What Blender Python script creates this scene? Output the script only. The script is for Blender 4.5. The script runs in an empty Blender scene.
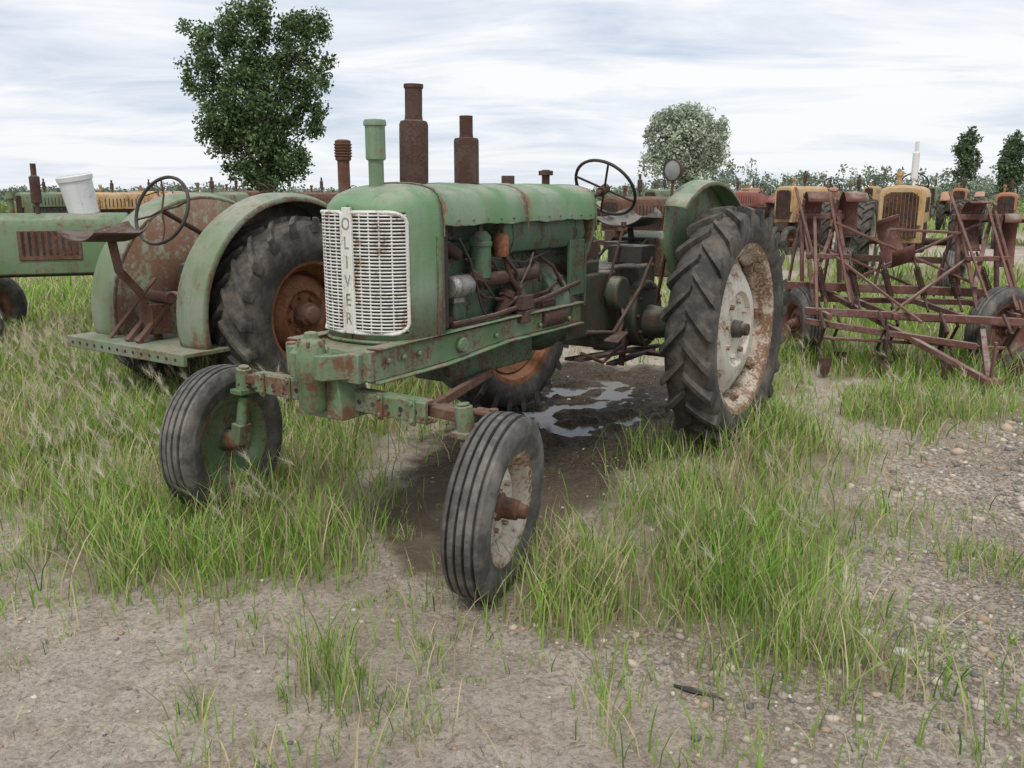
import bpy, bmesh, math, random
import numpy as np
from mathutils import Vector, Matrix, Euler
random.seed(7); rng=np.random.default_rng(7)
scene=bpy.context.scene
R=math.radians
# ------------------------------------------------------------------ helpers
def link(o): scene.collection.objects.link(o); return o
def empty(name,loc=(0,0,0),rz=0):
    e=bpy.data.objects.new(name,None); e.location=loc; e.rotation_euler=(0,0,rz); e.empty_display_size=.2
    return link(e)
def basis(ax):
    ax=Vector(ax).normalized()
    t=Vector((0,0,1)) if abs(ax.z)<.9 else Vector((1,0,0))
    u=ax.cross(t).normalized(); v=ax.cross(u).normalized()
    return ax,u,v
class MB:
    def __init__(s): s.v=[]; s.f=[]
    def add(s,vs,fs):
        o=len(s.v); s.v+= [tuple(p) for p in vs]; s.f+=[tuple(i+o for i in f) for f in fs]; return s
    def map(s,fn): s.v=[fn(p) for p in s.v]; return s
    def box(s,c,d,rot=(0,0,0)):
        m=Euler(rot).to_matrix(); c=Vector(c); vs=[]
        for x in (-.5,.5):
            for y in (-.5,.5):
                for z in (-.5,.5): vs.append(c+m@Vector((x*d[0],y*d[1],z*d[2])))
        return s.add(vs,[(0,1,3,2),(4,6,7,5),(0,4,5,1),(2,3,7,6),(0,2,6,4),(1,5,7,3)])
    def bar(s,p0,p1,w,h):
        p0=Vector(p0);p1=Vector(p1);ax,u,v=basis(p1-p0); vs=[]
        for p in (p0,p1):
            for a,b in ((-1,-1),(1,-1),(1,1),(-1,1)): vs.append(p+u*(a*w/2)+v*(b*h/2))
        return s.add(vs,[(0,1,2,3),(7,6,5,4),(0,4,5,1),(1,5,6,2),(2,6,7,3),(3,7,4,0)])
    def cyl(s,p0,p1,r0,r1=None,n=16):
        if r1 is None:r1=r0
        p0=Vector(p0);p1=Vector(p1);ax,u,v=basis(p1-p0); vs=[]
        for p,r in((p0,r0),(p1,r1)):
            for i in range(n):
                a=2*math.pi*i/n; vs.append(p+u*(math.cos(a)*r)+v*(math.sin(a)*r))
        fs=[(i,(i+1)%n,n+(i+1)%n,n+i) for i in range(n)]+[tuple(range(n))[::-1],tuple(range(n,2*n))]
        return s.add(vs,fs)
    def tube(s,pts,r,n=8,closed=False):
        pts=[Vector(p) for p in pts]; N=len(pts); rr=r if isinstance(r,(list,tuple)) else [r]*N
        vs=[];u=None
        for k,p in enumerate(pts):
            if closed: d=pts[(k+1)%N]-pts[k-1]
            else: d=pts[min(k+1,N-1)]-pts[max(k-1,0)]
            d.normalize()
            if u is None: _,u,_=basis(d)
            u=(u-d*u.dot(d)).normalized(); v=d.cross(u)
            for i in range(n):
                a=2*math.pi*i/n; vs.append(p+u*(math.cos(a)*rr[k])+v*(math.sin(a)*rr[k]))
        fs=[]
        for k in range(N if closed else N-1):
            k2=(k+1)%N
            for i in range(n):
                j=(i+1)%n; fs.append((k*n+i,k*n+j,k2*n+j,k2*n+i))
        if not closed: fs+=[tuple(range(n))[::-1],tuple(range((N-1)*n,N*n))]
        return s.add(vs,fs)
    def torus(s,c,nrm,Rr,r,n=36,m=8):
        ax,u,v=basis(nrm); c=Vector(c)
        return s.tube([c+u*(math.cos(2*math.pi*i/n)*Rr)+v*(math.sin(2*math.pi*i/n)*Rr) for i in range(n)],r,m,True)
    def lathe(s,prof,o=(0,0,0),axis=(1,0,0),n=48,closed=False):
        ax,u,v=basis(axis);o=Vector(o);vs=[]
        for (r,a) in prof:
            for i in range(n):
                t=2*math.pi*i/n; vs.append(o+ax*a+u*(math.cos(t)*r)+v*(math.sin(t)*r))
        P=len(prof);fs=[]
        for k in range(P if closed else P-1):
            k2=(k+1)%P
            for i in range(n):
                j=(i+1)%n; fs.append((k*n+i,k*n+j,k2*n+j,k2*n+i))
        return s.add(vs,fs)
    def prism(s,poly,axis,lo,hi):
        def P(a,b,t):
            return {'x':(t,a,b),'y':(a,t,b),'z':(a,b,t)}[axis]
        n=len(poly); vs=[P(a,b,lo) for a,b in poly]+[P(a,b,hi) for a,b in poly]
        fs=[tuple(range(n))[::-1],tuple(range(n,2*n))]+[(i,(i+1)%n,n+(i+1)%n,n+i) for i in range(n)]
        return s.add(vs,fs)
    def grid(s,rows):
        n=len(rows[0]); vs=[p for r in rows for p in r]; fs=[]
        for k in range(len(rows)-1):
            for i in range(n-1): fs.append((k*n+i,k*n+i+1,(k+1)*n+i+1,(k+1)*n+i))
        return s.add(vs,fs)
    def mesh(s,name):
        m=bpy.data.meshes.new(name); m.from_pydata(s.v,[],s.f); m.update()
        b=bmesh.new(); b.from_mesh(m); bmesh.ops.recalc_face_normals(b,faces=b.faces); b.to_mesh(m); b.free()
        return m
    def make(s,name,parent,mat,bevel=0,solid=0,ang=38,smooth=True):
        m=s.mesh(name)
        if smooth: m.shade_smooth(); m.set_sharp_from_angle(angle=R(ang))
        m.materials.append(mat)
        o=bpy.data.objects.new(name,m); link(o)
        if parent: o.parent=parent
        if solid:
            md=o.modifiers.new('s','SOLIDIFY'); md.thickness=solid; md.offset=0
        if bevel:
            md=o.modifiers.new('b','BEVEL'); md.width=bevel; md.segments=2; md.limit_method='ANGLE'; md.angle_limit=R(40)
        return o
# ------------------------------------------------------------------ materials
def newmat(name):
    m=bpy.data.materials.new(name); m.use_nodes=True; nt=m.node_tree
    for n in list(nt.nodes): nt.nodes.remove(n)
    out=nt.nodes.new('ShaderNodeOutputMaterial'); b=nt.nodes.new('ShaderNodeBsdfPrincipled')
    nt.links.new(b.outputs[0],out.inputs[0]); return m,nt,b,out
class G:
    def __init__(s,nt): s.nt=nt
    def n(s,t,**k):
        x=s.nt.nodes.new(t)
        for a,b in k.items(): setattr(x,a,b)
        return x
    def l(s,a,b): s.nt.links.new(a,b)
    def coord(s,kind='Object',scale=(1,1,1)):
        c=s.n('ShaderNodeTexCoord'); m=s.n('ShaderNodeMapping'); s.l(c.outputs[kind],m.inputs[0]); m.inputs['Scale'].default_value=scale
        return m.outputs[0]
    def noise(s,vec,scale,detail=6,rough=.6,dist=0):
        x=s.n('ShaderNodeTexNoise'); s.l(vec,x.inputs['Vector']); x.inputs['Scale'].default_value=scale; x.inputs['Detail'].default_value=detail
        x.inputs['Roughness'].default_value=rough; x.inputs['Distortion'].default_value=dist; return x.outputs[0]
    def math(s,op,a,b=None,c=None,clamp=False):
        x=s.n('ShaderNodeMath',operation=op); x.use_clamp=clamp
        for i,v in enumerate((a,b,c)):
            if v is None: continue
            if isinstance(v,(int,float)): x.inputs[i].default_value=v
            else: s.l(v,x.inputs[i])
        return x.outputs[0]
    def smooth(s,v,lo,hi):
        x=s.n('ShaderNodeMapRange',interpolation_type='SMOOTHSTEP'); s.l(v,x.inputs[0]); x.inputs[1].default_value=lo; x.inputs[2].default_value=hi; return x.outputs[0]
    def mix(s,f,a,b,mode='MIX'):
        x=s.n('ShaderNodeMix',data_type='RGBA',blend_type=mode)
        for i,v in ((0,f),(6,a),(7,b)):
            if isinstance(v,(int,float)): x.inputs[i].default_value=v
            elif isinstance(v,tuple): x.inputs[i].default_value=(*v[:3],1)
            else: s.l(v,x.inputs[i])
        return x.outputs[2]
    def bump(s,h,strength,dist=.01):
        x=s.n('ShaderNodeBump'); s.l(h,x.inputs['Height']); x.inputs['Strength'].default_value=strength; x.inputs['Distance'].default_value=dist; return x.outputs[0]
RUST=(.13,.06,.035)
def paint(name,col,rust=.3,rustcol=RUST,rough=.5,fade=.5,scale=4,dust=.35,bump=.3,metal=0,seed=0,edge=.06,scuff=0):
    m,nt,b,out=newmat(name); g=G(nt)
    c=g.coord('Object'); 
    mp=c.node; mp.inputs['Location'].default_value=(seed,seed*1.7,seed*.3)
    cs=g.coord('Object',(13,13,1.3))
    n1=g.noise(c,scale,10,.68,.3); n2=g.noise(c,scale*8,6,.6); n3=g.noise(cs,1.0,6,.6); n4=g.noise(c,scale*.6,4,.5); n5=g.noise(c,scale*26,3,.5)
    f=g.math('ADD',g.math('MULTIPLY',n1,.45),g.math('ADD',g.math('MULTIPLY',n2,.32),g.math('MULTIPLY',n3,.23)))
    geo=g.n('ShaderNodeNewGeometry')
    pt=g.smooth(geo.outputs['Pointiness'],.53,.62)
    f=g.math('ADD',f,g.math('MULTIPLY',pt,edge))
    sx=g.n('ShaderNodeSeparateXYZ'); g.l(geo.outputs['Normal'],sx.inputs[0])
    if scuff: f=g.math('ADD',f,g.math('MULTIPLY',g.smooth(sx.outputs[2],.6,1.0),scuff))
    th=.5+(.5-rust)*.24
    fac=g.smooth(f,th-.01,th+.06)
    light=tuple(min(1,x*.62+.55*sum(col)/3+.04) for x in col)
    dark=tuple(x*.6 for x in col)
    base=g.mix(g.math('MULTIPLY',g.smooth(n4,.38,.62),fade),col,light)
    base=g.mix(g.math('MULTIPLY',g.smooth(n3,.5,.75),.5),base,dark)
    base=g.mix(g.math('MULTIPLY',g.smooth(n5,.55,.75),.35),base,tuple(x*.6+.02 for x in col))
    stain=g.smooth(f,th-.07,th+.02)
    base=g.mix(g.math('MULTIPLY',stain,.35),base,tuple(x*1.1+.02 for x in rustcol))
    rc=g.mix(n2,tuple(x*.45 for x in rustcol),tuple(min(1,x*1.75) for x in rustcol))
    col2=g.mix(fac,base,rc)
    up=g.math('MULTIPLY',g.smooth(sx.outputs[2],.35,1.0),g.math('MULTIPLY',g.smooth(n1,.42,.58),dust))
    col3=g.mix(up,col2,(.40,.38,.33))
    g.l(col3,b.inputs['Base Color'])
    r=g.math('ADD',g.math('MULTIPLY',fac,.35),g.math('ADD',rough,g.math('MULTIPLY',n2,.12)),clamp=True); g.l(r,b.inputs['Roughness'])
    b.inputs['Metallic'].default_value=metal
    h=g.math('ADD',g.math('MULTIPLY',fac,-.35),g.math('ADD',g.math('MULTIPLY',n5,.35),g.math('MULTIPLY',n1,.8)))
    g.l(g.bump(h,bump,.012),b.inputs['Normal'])
    return m
def rubber(name,col=(.035,.034,.033),dust=(.20,.175,.15),amt=.5):
    m,nt,b,out=newmat(name); g=G(nt); c=g.coord('Object')
    n1=g.noise(c,5,8,.65); n2=g.noise(c,60,4,.6); n3=g.noise(c,18,6,.6)
    f=g.math('MULTIPLY',g.smooth(g.math('ADD',g.math('MULTIPLY',n1,.6),g.math('MULTIPLY',n3,.4)),.40,.66),amt)
    col2=g.mix(f,col,dust); col2=g.mix(g.math('MULTIPLY',g.smooth(n2,.5,.7),.3),col2,tuple(x*2.4 for x in col))
    g.l(col2,b.inputs['Base Color']); b.inputs['Roughness'].default_value=.78
    g.l(g.bump(g.math('ADD',n2,n3),.45,.005),b.inputs['Normal']); return m
GREEN=(.115,.225,.105)
M={}
M['green']=paint('faded_green_paint',GREEN,.11,rustcol=(.16,.10,.068),fade=.95,seed=1,scale=5,edge=.10,dust=.5,scuff=.035,rough=.55)
M['greenr']=paint('rusty_green_paint',(.105,.195,.09),.38,fade=.7,seed=2,scale=8)
M['greene']=paint('engine_green_paint',(.06,.13,.07),.34,rustcol=(.07,.04,.028),fade=.5,seed=22,scale=9,dust=.4)
M['greeng']=paint('greasy_green_paint',(.04,.06,.04),.42,rustcol=(.065,.04,.028),fade=.3,seed=3,scale=7,dust=.5)
M['greenf']=paint('weathered_fender_green',(.145,.195,.105),.18,rustcol=(.14,.075,.05),fade=.9,seed=4,scale=4,rough=.6,edge=.12)
M['rust']=paint('rust',(.14,.07,.045),.5,rustcol=(.10,.045,.028),rough=.8,fade=.3,seed=5,scale=8,dust=.2,bump=.5)
M['rustd']=paint('dark_rust',(.075,.04,.03),.5,rustcol=(.06,.03,.022),rough=.8,fade=.2,seed=6,scale=9,dust=.25,bump=.5)
M['rusto']=paint('orange_rust',(.27,.11,.05),.5,rustcol=(.16,.065,.03),rough=.8,fade=.2,seed=7,scale=9,dust=.1,bump=.5)
M['rustm']=paint('maroon_rust',(.175,.078,.062),.5,rustcol=(.115,.05,.038),rough=.75,fade=.6,seed=8,scale=6,dust=.5,bump=.4)
M['white']=paint('chalky_white_paint',(.56,.52,.45),.32,rustcol=(.22,.125,.075),fade=.3,seed=9,scale=8,rough=.6,dust=.2)
M['rimr']=paint('rusty_rim_white',(.50,.44,.36),.50,rustcol=(.18,.10,.06),fade=.3,seed=19,scale=8,rough=.7,dust=.2)
M['grille']=paint('grille_white_paint',(.64,.64,.60),.12,rustcol=(.2,.12,.07),fade=.2,seed=10,scale=14,rough=.5,dust=.15,bump=.1)
M['badge']=paint('badge_faded_letters',(.20,.28,.19),.2,fade=.8,seed=25,scale=20,dust=.1,bump=.1)
M['black']=paint('oily_black',(.022,.021,.019),.3,rustcol=(.05,.033,.025),rough=.6,fade=.2,seed=11,scale=9,dust=.4)
M['metal']=paint('dull_steel',(.30,.30,.29),.25,rustcol=(.12,.07,.04),rough=.4,metal=.5,fade=.3,seed=12,scale=12)
M['yellow']=paint('prairie_yellow',(.48,.29,.09),.28,rustcol=(.2,.09,.045),fade=.6,seed=13,scale=3)
M['orange']=paint('faded_orange',(.40,.17,.07),.3,fade=.5,seed=14,scale=3)
M['red']=paint('faded_red',(.24,.055,.04),.3,fade=.4,seed=15,scale=3)
M['bgreen']=paint('background_green',(.10,.18,.08),.26,fade=.6,seed=16,scale=3)
M['rubber']=rubber('old_tyre_rubber',(.033,.031,.029),(.19,.16,.13),.62); M['rubberf']=rubber('front_tyre_rubber',(.055,.053,.050),(.26,.235,.21),.65)
M['hole']=paint('dark_recess',(.014,.014,.013),.1,rough=.9,dust=0,seed=17)
M['bucket']=paint('white_plastic',(.66,.67,.68),.0,fade=.1,dust=.05,rough=.4,bump=.03,seed=18,edge=0)
def attrmat(name,attr,rough=.65,trans=.3):
    m,nt,b,out=newmat(name); g=G(nt)
    a=g.n('ShaderNodeAttribute',attribute_name=attr)
    g.l(a.outputs['Color'],b.inputs['Base Color']); b.inputs['Roughness'].default_value=rough
    b.inputs['Specular IOR Level'].default_value=.25
    if trans:
        t=g.n('ShaderNodeBsdfTranslucent'); g.l(a.outputs['Color'],t.inputs[0]); mx=g.n('ShaderNodeMixShader'); mx.inputs[0].default_value=trans
        g.l(b.outputs[0],mx.inputs[1]); g.l(t.outputs[0],mx.inputs[2]); g.l(mx.outputs[0],out.inputs[0])
    return m
M['blade']=attrmat('grass_blades','col',.55,.38); M['leaf']=attrmat('leaves','col',.6,.2); M['stone']=attrmat('stones','col',.8,0)
def bark():
    m,nt,b,out=newmat('bark'); g=G(nt); c=g.coord('Object',(1,1,.25)); n=g.noise(c,14,6,.7)
    g.l(g.mix(n,(.06,.05,.04),(.22,.19,.16)),b.inputs['Base Color']); b.inputs['Roughness'].default_value=.9
    g.l(g.bump(n,.8,.03),b.inputs['Normal']); return m
M['bark']=bark()
# ------------------------------------------------------------------ wheels
def carc(Rc,Rr,W):
    return [(Rr-.012,.34*W),(Rr+.02,.40*W),(Rr+.3*(Rc-Rr),.475*W),(Rr+.55*(Rc-Rr),.50*W),(Rr+.8*(Rc-Rr),.485*W),(Rc-.035*Rc,.44*W),(Rc-.012*Rc,.33*W),(Rc-.002,.16*W)]
def ag_tyre(Rt,Rr,W,nl=22,lh=.036,n=60):
    Rc=Rt-lh; h=carc(Rc,Rr,W); prof=h+[(Rc,0)]+[(r,-a) for r,a in h[::-1]]
    mb=MB(); mb.lathe(prof,n=n)
    aa=[0,.16*W,.33*W,.44*W]; rr=[Rc,Rc-.002,Rc-.012*Rc,Rc-.035*Rc]
    for sg in (-1,1):
        for i in range(nl):
            th0=2*math.pi*(i+(.5 if sg<0 else 0))/nl; rows=[]
            for t in (-.05,.2,.45,.7,.92,1.02,1.0):
                last=(t==1.0)
                a=max(-.03,t)*W*.5
                th=th0+min(t,1)*W*.55/Rt
                rc=float(np.interp(a,aa,rr)) if not last else Rc-.10*Rc*.9
                rt=Rt-.004-.02*max(0,t)**3*Rt*.8 if not last else rc+.012
                a2=a if not last else .505*W
                ab=a2 if t<1.01 else a2*.97
                d=(.022+.009*max(0,t))/Rt*1.1
                rb=rc-.015
                ring=[]
                for (r_,dd,a_) in ((rb,-d*1.1,ab),(rb,d*1.1,ab),(rt,d*.66,a2),(rt,-d*.66,a2)):
                    ring.append((sg*a_, r_*math.cos(th+dd), r_*math.sin(th+dd)))
                rows.append(ring)
            vs=[p for r_ in rows for p in r_]; fs=[(0,1,2,3),tuple(4*(len(rows)-1)+k for k in (3,2,1,0))]
            for k in range(len(rows)-1):
                for j in range(4): fs.append((4*k+j,4*k+(j+1)%4,4*k+4+(j+1)%4,4*k+4+j))
            mb.add(vs,fs)
    return mb
def rib_tyre(Rt,Rr,W,n=64):
    h=[(Rr-.01,.30*W),(Rr+.014,.37*W),(Rr+.02,.40*W),(Rr+.03,.405*W),(Rr+.3*(Rt-Rr),.475*W),(Rr+.5*(Rt-Rr),.50*W),(Rr+.53*(Rt-Rr),.508*W),(Rr+.56*(Rt-Rr),.5*W),(Rr+.78*(Rt-Rr),.485*W),(Rt-.020,.44*W),(Rt-.010,.40*W),(Rt-.008,.33*W),(Rt-.024,.315*W),(Rt-.024,.27*W),(Rt-.004,.255*W),(Rt-.002,.13*W),(Rt-.02,.115*W),(Rt-.02,.075*W),(Rt,.06*W)]
    prof=h+[(Rt,0)]+[(r,-a) for r,a in h[::-1]]
    return MB().lathe(prof,n=n)
_wc={}
def wheelmeshes(kind,*a):
    k=(kind,)+a
    if k in _wc: return _wc[k]
    if kind=='ag': mb=ag_tyre(*a)
    elif kind=='rib': mb=rib_tyre(*a)
    elif kind=='rearring':
        Rr,W=a; mb=MB(); w=.36*W
        mb.lathe([(Rr+.022,w+.012),(Rr+.026,w+.004),(Rr-.002,w-.004),(Rr-.018,w-.05),(Rr-.05,w-.085),(Rr-.05,-w+.085),(Rr-.018,-w+.05),(Rr-.002,-w+.004),(Rr+.026,-w-.004),(Rr+.022,-w-.012),(Rr-.014,-w),(Rr-.03,-w+.05),(Rr-.062,-w+.09),(Rr-.062,w-.09),(Rr-.03,w-.05),(Rr-.014,w)],closed=True,n=64)
        for i in range(8):
            t=2*math.pi*i/8+.5; c=math.cos(t);s_=math.sin(t); r=Rr*.87
            mb.box((.02,c*r,s_*r),(.05,.06,.06),(t,0,0)); mb.cyl((.02,c*r,s_*r),(.065,c*r,s_*r),.013,n=6)
    elif kind=='reardisc':
        Rr,W=a; mb=MB(); x0=.02
        mb.lathe([(Rr-.055,x0-.05),(Rr-.09,x0-.035),(Rr*.72,x0+.0),(Rr*.60,x0+.035),(Rr*.46,x0+.04),(Rr*.42,x0+.015),(Rr*.2,x0+.012),(0.02,x0+.012)],n=64)
        mb.lathe([(Rr-.055,x0-.064),(Rr*.7,x0-.014),(.02,x0-.002)],n=48)
        for i in range(8):
            t=2*math.pi*i/8+.2; c=math.cos(t);s_=math.sin(t); r=Rr*.34
            mb.cyl((x0+.012,c*r,s_*r),(x0+.04,c*r,s_*r),.016,n=6)
    elif kind=='frontring':
        Rr,W=a; mb=MB(); w=.33*W
        mb.lathe([(Rr+.016,w+.01),(Rr+.018,w+.003),(Rr-.004,w-.002),(Rr-.016,w-.025),(Rr-.03,w-.04),(Rr-.03,-w+.04),(Rr-.004,-w),(Rr+.018,-w-.003),(Rr+.016,-w-.01),(Rr-.012,-w),(Rr-.04,-w+.04),(Rr-.04,w-.045),(Rr-.024,w-.02),(Rr-.012,w)],closed=True,n=56)
    elif kind=='frontdisc':
        Rr,W=a; mb=MB()
        mb.lathe([(Rr-.034,-.012),(Rr-.05,-.002),(Rr*.62,.016),(Rr*.5,.022),(Rr*.40,.012),(.03,.012)],n=48)
        mb.lathe([(Rr-.034,-.02),(Rr*.6,.006),(.03,.0)],n=48)
        for i in range(6):
            t=2*math.pi*i/6; r=Rr*.44; mb.cyl((.01,math.cos(t)*r,math.sin(t)*r),(.034,math.cos(t)*r,math.sin(t)*r),.010,n=6)
    elif kind=='hub':
        r,L=a; mb=MB(); mb.lathe([(r*1.35,-.02),(r*1.3,.02),(r,.03),(r*.92,L*.7),(r*.7,L*.75),(r*.66,L*.96),(r*.5,L),(0.001,L)],n=24)
        mb.cyl((-.12,0,0),(0,0,0),r*1.1,r*1.25,20)
    m=mb.mesh(kind); m.shade_smooth(); m.set_sharp_from_angle(angle=R(36)); _wc[k]=m; return m
def inst(name,mesh,parent,mat,loc,rot=(0,0,0)):
    if not mesh.materials: mesh.materials.append(mat)
    o=bpy.data.objects.new(name,mesh); link(o); o.parent=parent; o.location=loc; o.rotation_euler=rot
    o.material_slots[0].link='OBJECT'; o.material_slots[0].material=mat
    return o
def wheel(parent,kind,loc,Rt,Rr,W,side,mt,mr,mh,steer=0,camber=0,nl=22,hub=(.05,.1),spin=0,ring=None):
    rz=(0 if side>0 else math.pi)+steer
    q=(Matrix.Rotation(rz,4,'Z')@Matrix.Rotation(camber if side>0 else -camber,4,'Y')@Matrix.Rotation(spin,4,'X')).to_euler()
    pre='rear' if kind=='ag' else 'front'
    inst(pre+'_tyre',wheelmeshes(kind,*((Rt,Rr,W,nl) if kind=='ag' else (Rt,Rr,W))),parent,mt,loc,q)
    inst(pre+'_rim',wheelmeshes(pre+'ring',Rr,W),parent,ring or mr,loc,q)
    inst(pre+'_wheel_disc',wheelmeshes(pre+'disc',Rr,W),parent,mr,loc,q)
    inst(pre+'_hub',wheelmeshes('hub',*hub),parent,mh,loc,q)
# ------------------------------------------------------------------ hero tractor
H=empty('farm_tractor',(-.769,3.546,0),R(-33))
HW=.252;NS=.45;ND=.27;NE=2.7
def sf(w): return NS-ND*(max(0,1-abs(w/HW)**NE))**(1/NE)
CS=[(1,0),(1,.35),(1,.66),(.995,.76),(.965,.86),(.89,.925),(.76,.962),(.55,.985),(.28,.997),(0,1)]
def section(s,z0,W,zt,base=.88):
    pts=[]
    for c,d in CS:
        z=max(z0,base+(zt-base)*d) if d<.5 else base+(zt-base)*d
        pts.append((c*W,s,z))
    return pts+[(-x,y,z) for x,y,z in pts[-2::-1]]
rows=[]
for k in range(15):
    q=math.cos(k/14*math.pi/2)**.8 if k<14 else 0
    W=HW*(max(0,1-q**NE))**(1/NE); W=max(W,.004); zt=1.535-.085*q**2.2
    rows.append(section(NS-ND*q,.88,W,zt))
rows.append(section(.49,.88,HW,1.535))
mb=MB(); mb.grid(rows); mb.make('nose_shell',H,M['green'],solid=.004,ang=50)
for (a,b_,zt) in ((.494,1.16,1.538),(1.166,1.88,1.54)):
    rr=[]
    for s_ in np.linspace(a,b_,16): 
        wob=.003*math.sin(s_*17)+.002*math.sin(s_*41)
        rr.append([(x+wob*.6*(1 if x>0 else -1),y,max(z,1.36+wob)+wob*(z>1.4)) for x,y,z in section(s_,1.36,HW+.002,zt)][1:-1])
    MB().grid(rr).make('hood',H,M['green'],solid=.004,ang=50)
mb=MB()
for s_ in (.492,1.163,1.875):
    pts=[(x*1.006,y,z+.001) for x,y,z in section(s_,1.36,HW+.002,1.539)][2:-2]
    mb.tube(pts,.004,6)
for s_ in np.arange(.6,1.85,.11):
    for sg in (-1,1): mb.cyl((sg*.252,s_,1.38),(sg*.260,s_,1.38),.005,n=8)
mb.make('hood_trim',H,M['greenr'])
mb=MB()
sec=section(1.86,1.2,HW-.01,1.53); poly=[(x,max(z,1.22)) for x,y,z in sec]; mb.prism(poly[2:-2]+[(-.2,1.15),(.2,1.15)],'y',1.86,1.89)
mb.make('dash_panel',H,M['greenr'])
def gpt(w,z,off): return (w,sf(w)-off,z)
zb0,zb1=.925,1.42; GW=.228
mb=MB()
for sg in (-1,1):
    ws=np.linspace(.03,GW-.004,12); mb.grid([[gpt(sg*w,z,.006) for w in ws] for z in (zb0,zb1)])
mb.make('grille_recess',H,M['hole'])
mb=MB()
for sg in (-1,1):
    ws=np.linspace(.028,GW-.002,12)
    for z in np.linspace(zb0+.012,zb1-.012,34):
        mb.tube([gpt(sg*w,z,.012) for w in ws],.0040,6)
    for w in np.linspace(.066,.19,4):
        mb.tube([gpt(sg*w,z,.011) for z in (zb0,zb1)],.0034,6)
    out=[]
    w0,w1=.026,GW; rc=.04
    for (cx,cz,a0) in ((w1-rc,zb1-rc,0),(w0+.012,zb1-.012,90),(w0+.012,zb0+.012,180),(w1-rc,zb0+rc,270)):
        rr_=rc if cx>.1 else .012
        for t in range(5):
            a=R(a0+t*22.5); out.append(gpt(sg*(cx+rr_*math.cos(a)),cz+rr_*math.sin(a),.014))
    mb.tube(out,.008,8,True)
mb.make('grille',H,M['grille'])
gy=NS-ND
mb=MB(); mb.prism([(-.026,gy-.002),(.026,gy-.002),(.022,gy-.018),(-.022,gy-.018)],'z',zb0-.005,zb1+.02); mb.make('badge_strip',H,M['grille'],bevel=.003)
cu=bpy.data.curves.new('badge_lettering','FONT'); cu.body="O\nL\nI\nV\nE\nR"; cu.size=.072; cu.space_line=1.08; cu.align_x='CENTER'; cu.extrude=.0008
cu.materials.append(M['badge']); to=link(bpy.data.objects.new('badge_lettering',cu)); to.parent=H; to.location=(0,gy-.019,1.35); to.rotation_euler=(R(90),0,0); to.scale=(.8,1,1)
mb=MB(); mb.tube([gpt(w,.888,.004) for w in np.linspace(-.245,.245,30)],.008,6); 
for sg in(-1,1): mb.tube([(sg*.256,.44,z) for z in (.9,1.32)],.004,6)
mb.make('nose_trim',H,M['greenr'])
mb=MB(); mb.box((0,.53,1.13),(.44,.07,.44)); mb.make('radiator',H,M['black'],bevel=.006)
mb=MB(); mb.cyl((0,.58,1.12),(0,.66,1.12),.035)
for i in range(4): mb.box((math.cos(i*1.57+.5)*.1,.60,1.12+math.sin(i*1.57+.5)*.1),(.17,.012,.05),(.3,-(i*1.57+.5),0))
mb.cyl((0,.62,1.12),(0,.645,1.12),.075,n=24);mb.cyl((0,.62,.80),(0,.645,.80),.085,n=24)
mb.make('fan',H,M['rustd'])
mb=MB(); mb.tube([(.078,.632,1.12),(.086,.632,.8),(0,.632,.712),(-.086,.632,.8),(-.078,.632,1.12),(0,.632,1.197)],.010,6,True); mb.make('fan_belt',H,M['black'])
mb=MB(); mb.box((0,1.08,.93),(.27,.86,.34)); mb.box((0,1.08,1.155),(.23,.80,.10)); mb.box((-.0,1.08,1.235),(.17,.72,.075)); mb.box((0,1.08,.70),(.22,.74,.16))
mb.box((.12,.72,.98),(.10,.10,.20)); mb.box((.15,1.2,.86),(.07,.4,.14)); mb.cyl((0,1.5,.9),(0,1.62,.9),.22,.25,24)
mb.make('engine_block',H,M['greene'],bevel=.012)
mb=MB()
for s_ in np.linspace(.76,1.4,7):
    mb.cyl((.13,s_,1.08),(.15,s_,1.08),.014,n=6); mb.cyl((.13,s_,.84),(.15,s_,.84),.011,n=6)
for s_ in (.82,.95,1.16,1.3): mb.tube([(.08,s_,1.2),(.15,s_,1.21),(.2,s_+.03,1.14),(.19,s_+.08,1.05)],.006,6)
mb.tube([(.19,.72,1.12),(.21,.85,1.02),(.2,1.1,.98),(.19,1.45,.99),(.2,1.6,1.06)],.008,6)
mb.tube([(.21,.6,.92),(.235,.9,.93),(.23,1.4,.97),(.22,1.75,1.02)],.013,8)
mb.tube([(.1,.57,1.28),(.14,.66,1.26),(.14,.74,1.22)],.028,10)
mb.tube([(.1,.57,.93),(.15,.64,.92),(.14,.74,.93)],.026,10)
mb.tube([(.215,1.02,1.2),(.23,1.04,1.1),(.24,1.1,1.04),(.2,1.22,1.05)],.014,8)
mb.tube([(.13,1.4,1.2),(.2,1.5,1.12),(.22,1.6,.98),(.2,1.7,.9)],.010,8)
mb.make('engine_plumbing',H,M['rustd'])
mb=MB(); mb.tube([(.2,.98,1.32),(.235,1.0,1.2),(.245,1.08,1.12),(.235,1.1,1.0),(.2,1.0,.93)],.009,8); mb.tube([(.2,.68,1.14),(.24,.8,1.1),(.23,.92,1.0),(.15,1.0,1.02)],.005,6);mb.tube([(.17,.75,1.2),(.22,.9,1.2),(.21,1.2,1.16),(.18,1.5,1.2)],.005,6)
mb.tube([(.19,1.0,1.02),(.23,1.1,1.02),(.24,1.2,1.14),(.2,1.3,1.2)],.006,6); mb.tube([(.24,.62,1.3),(.24,.7,1.2),(.23,.8,.98),(.23,.85,.92)],.006,6)
mb.make('hoses',H,M['black'])
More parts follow.
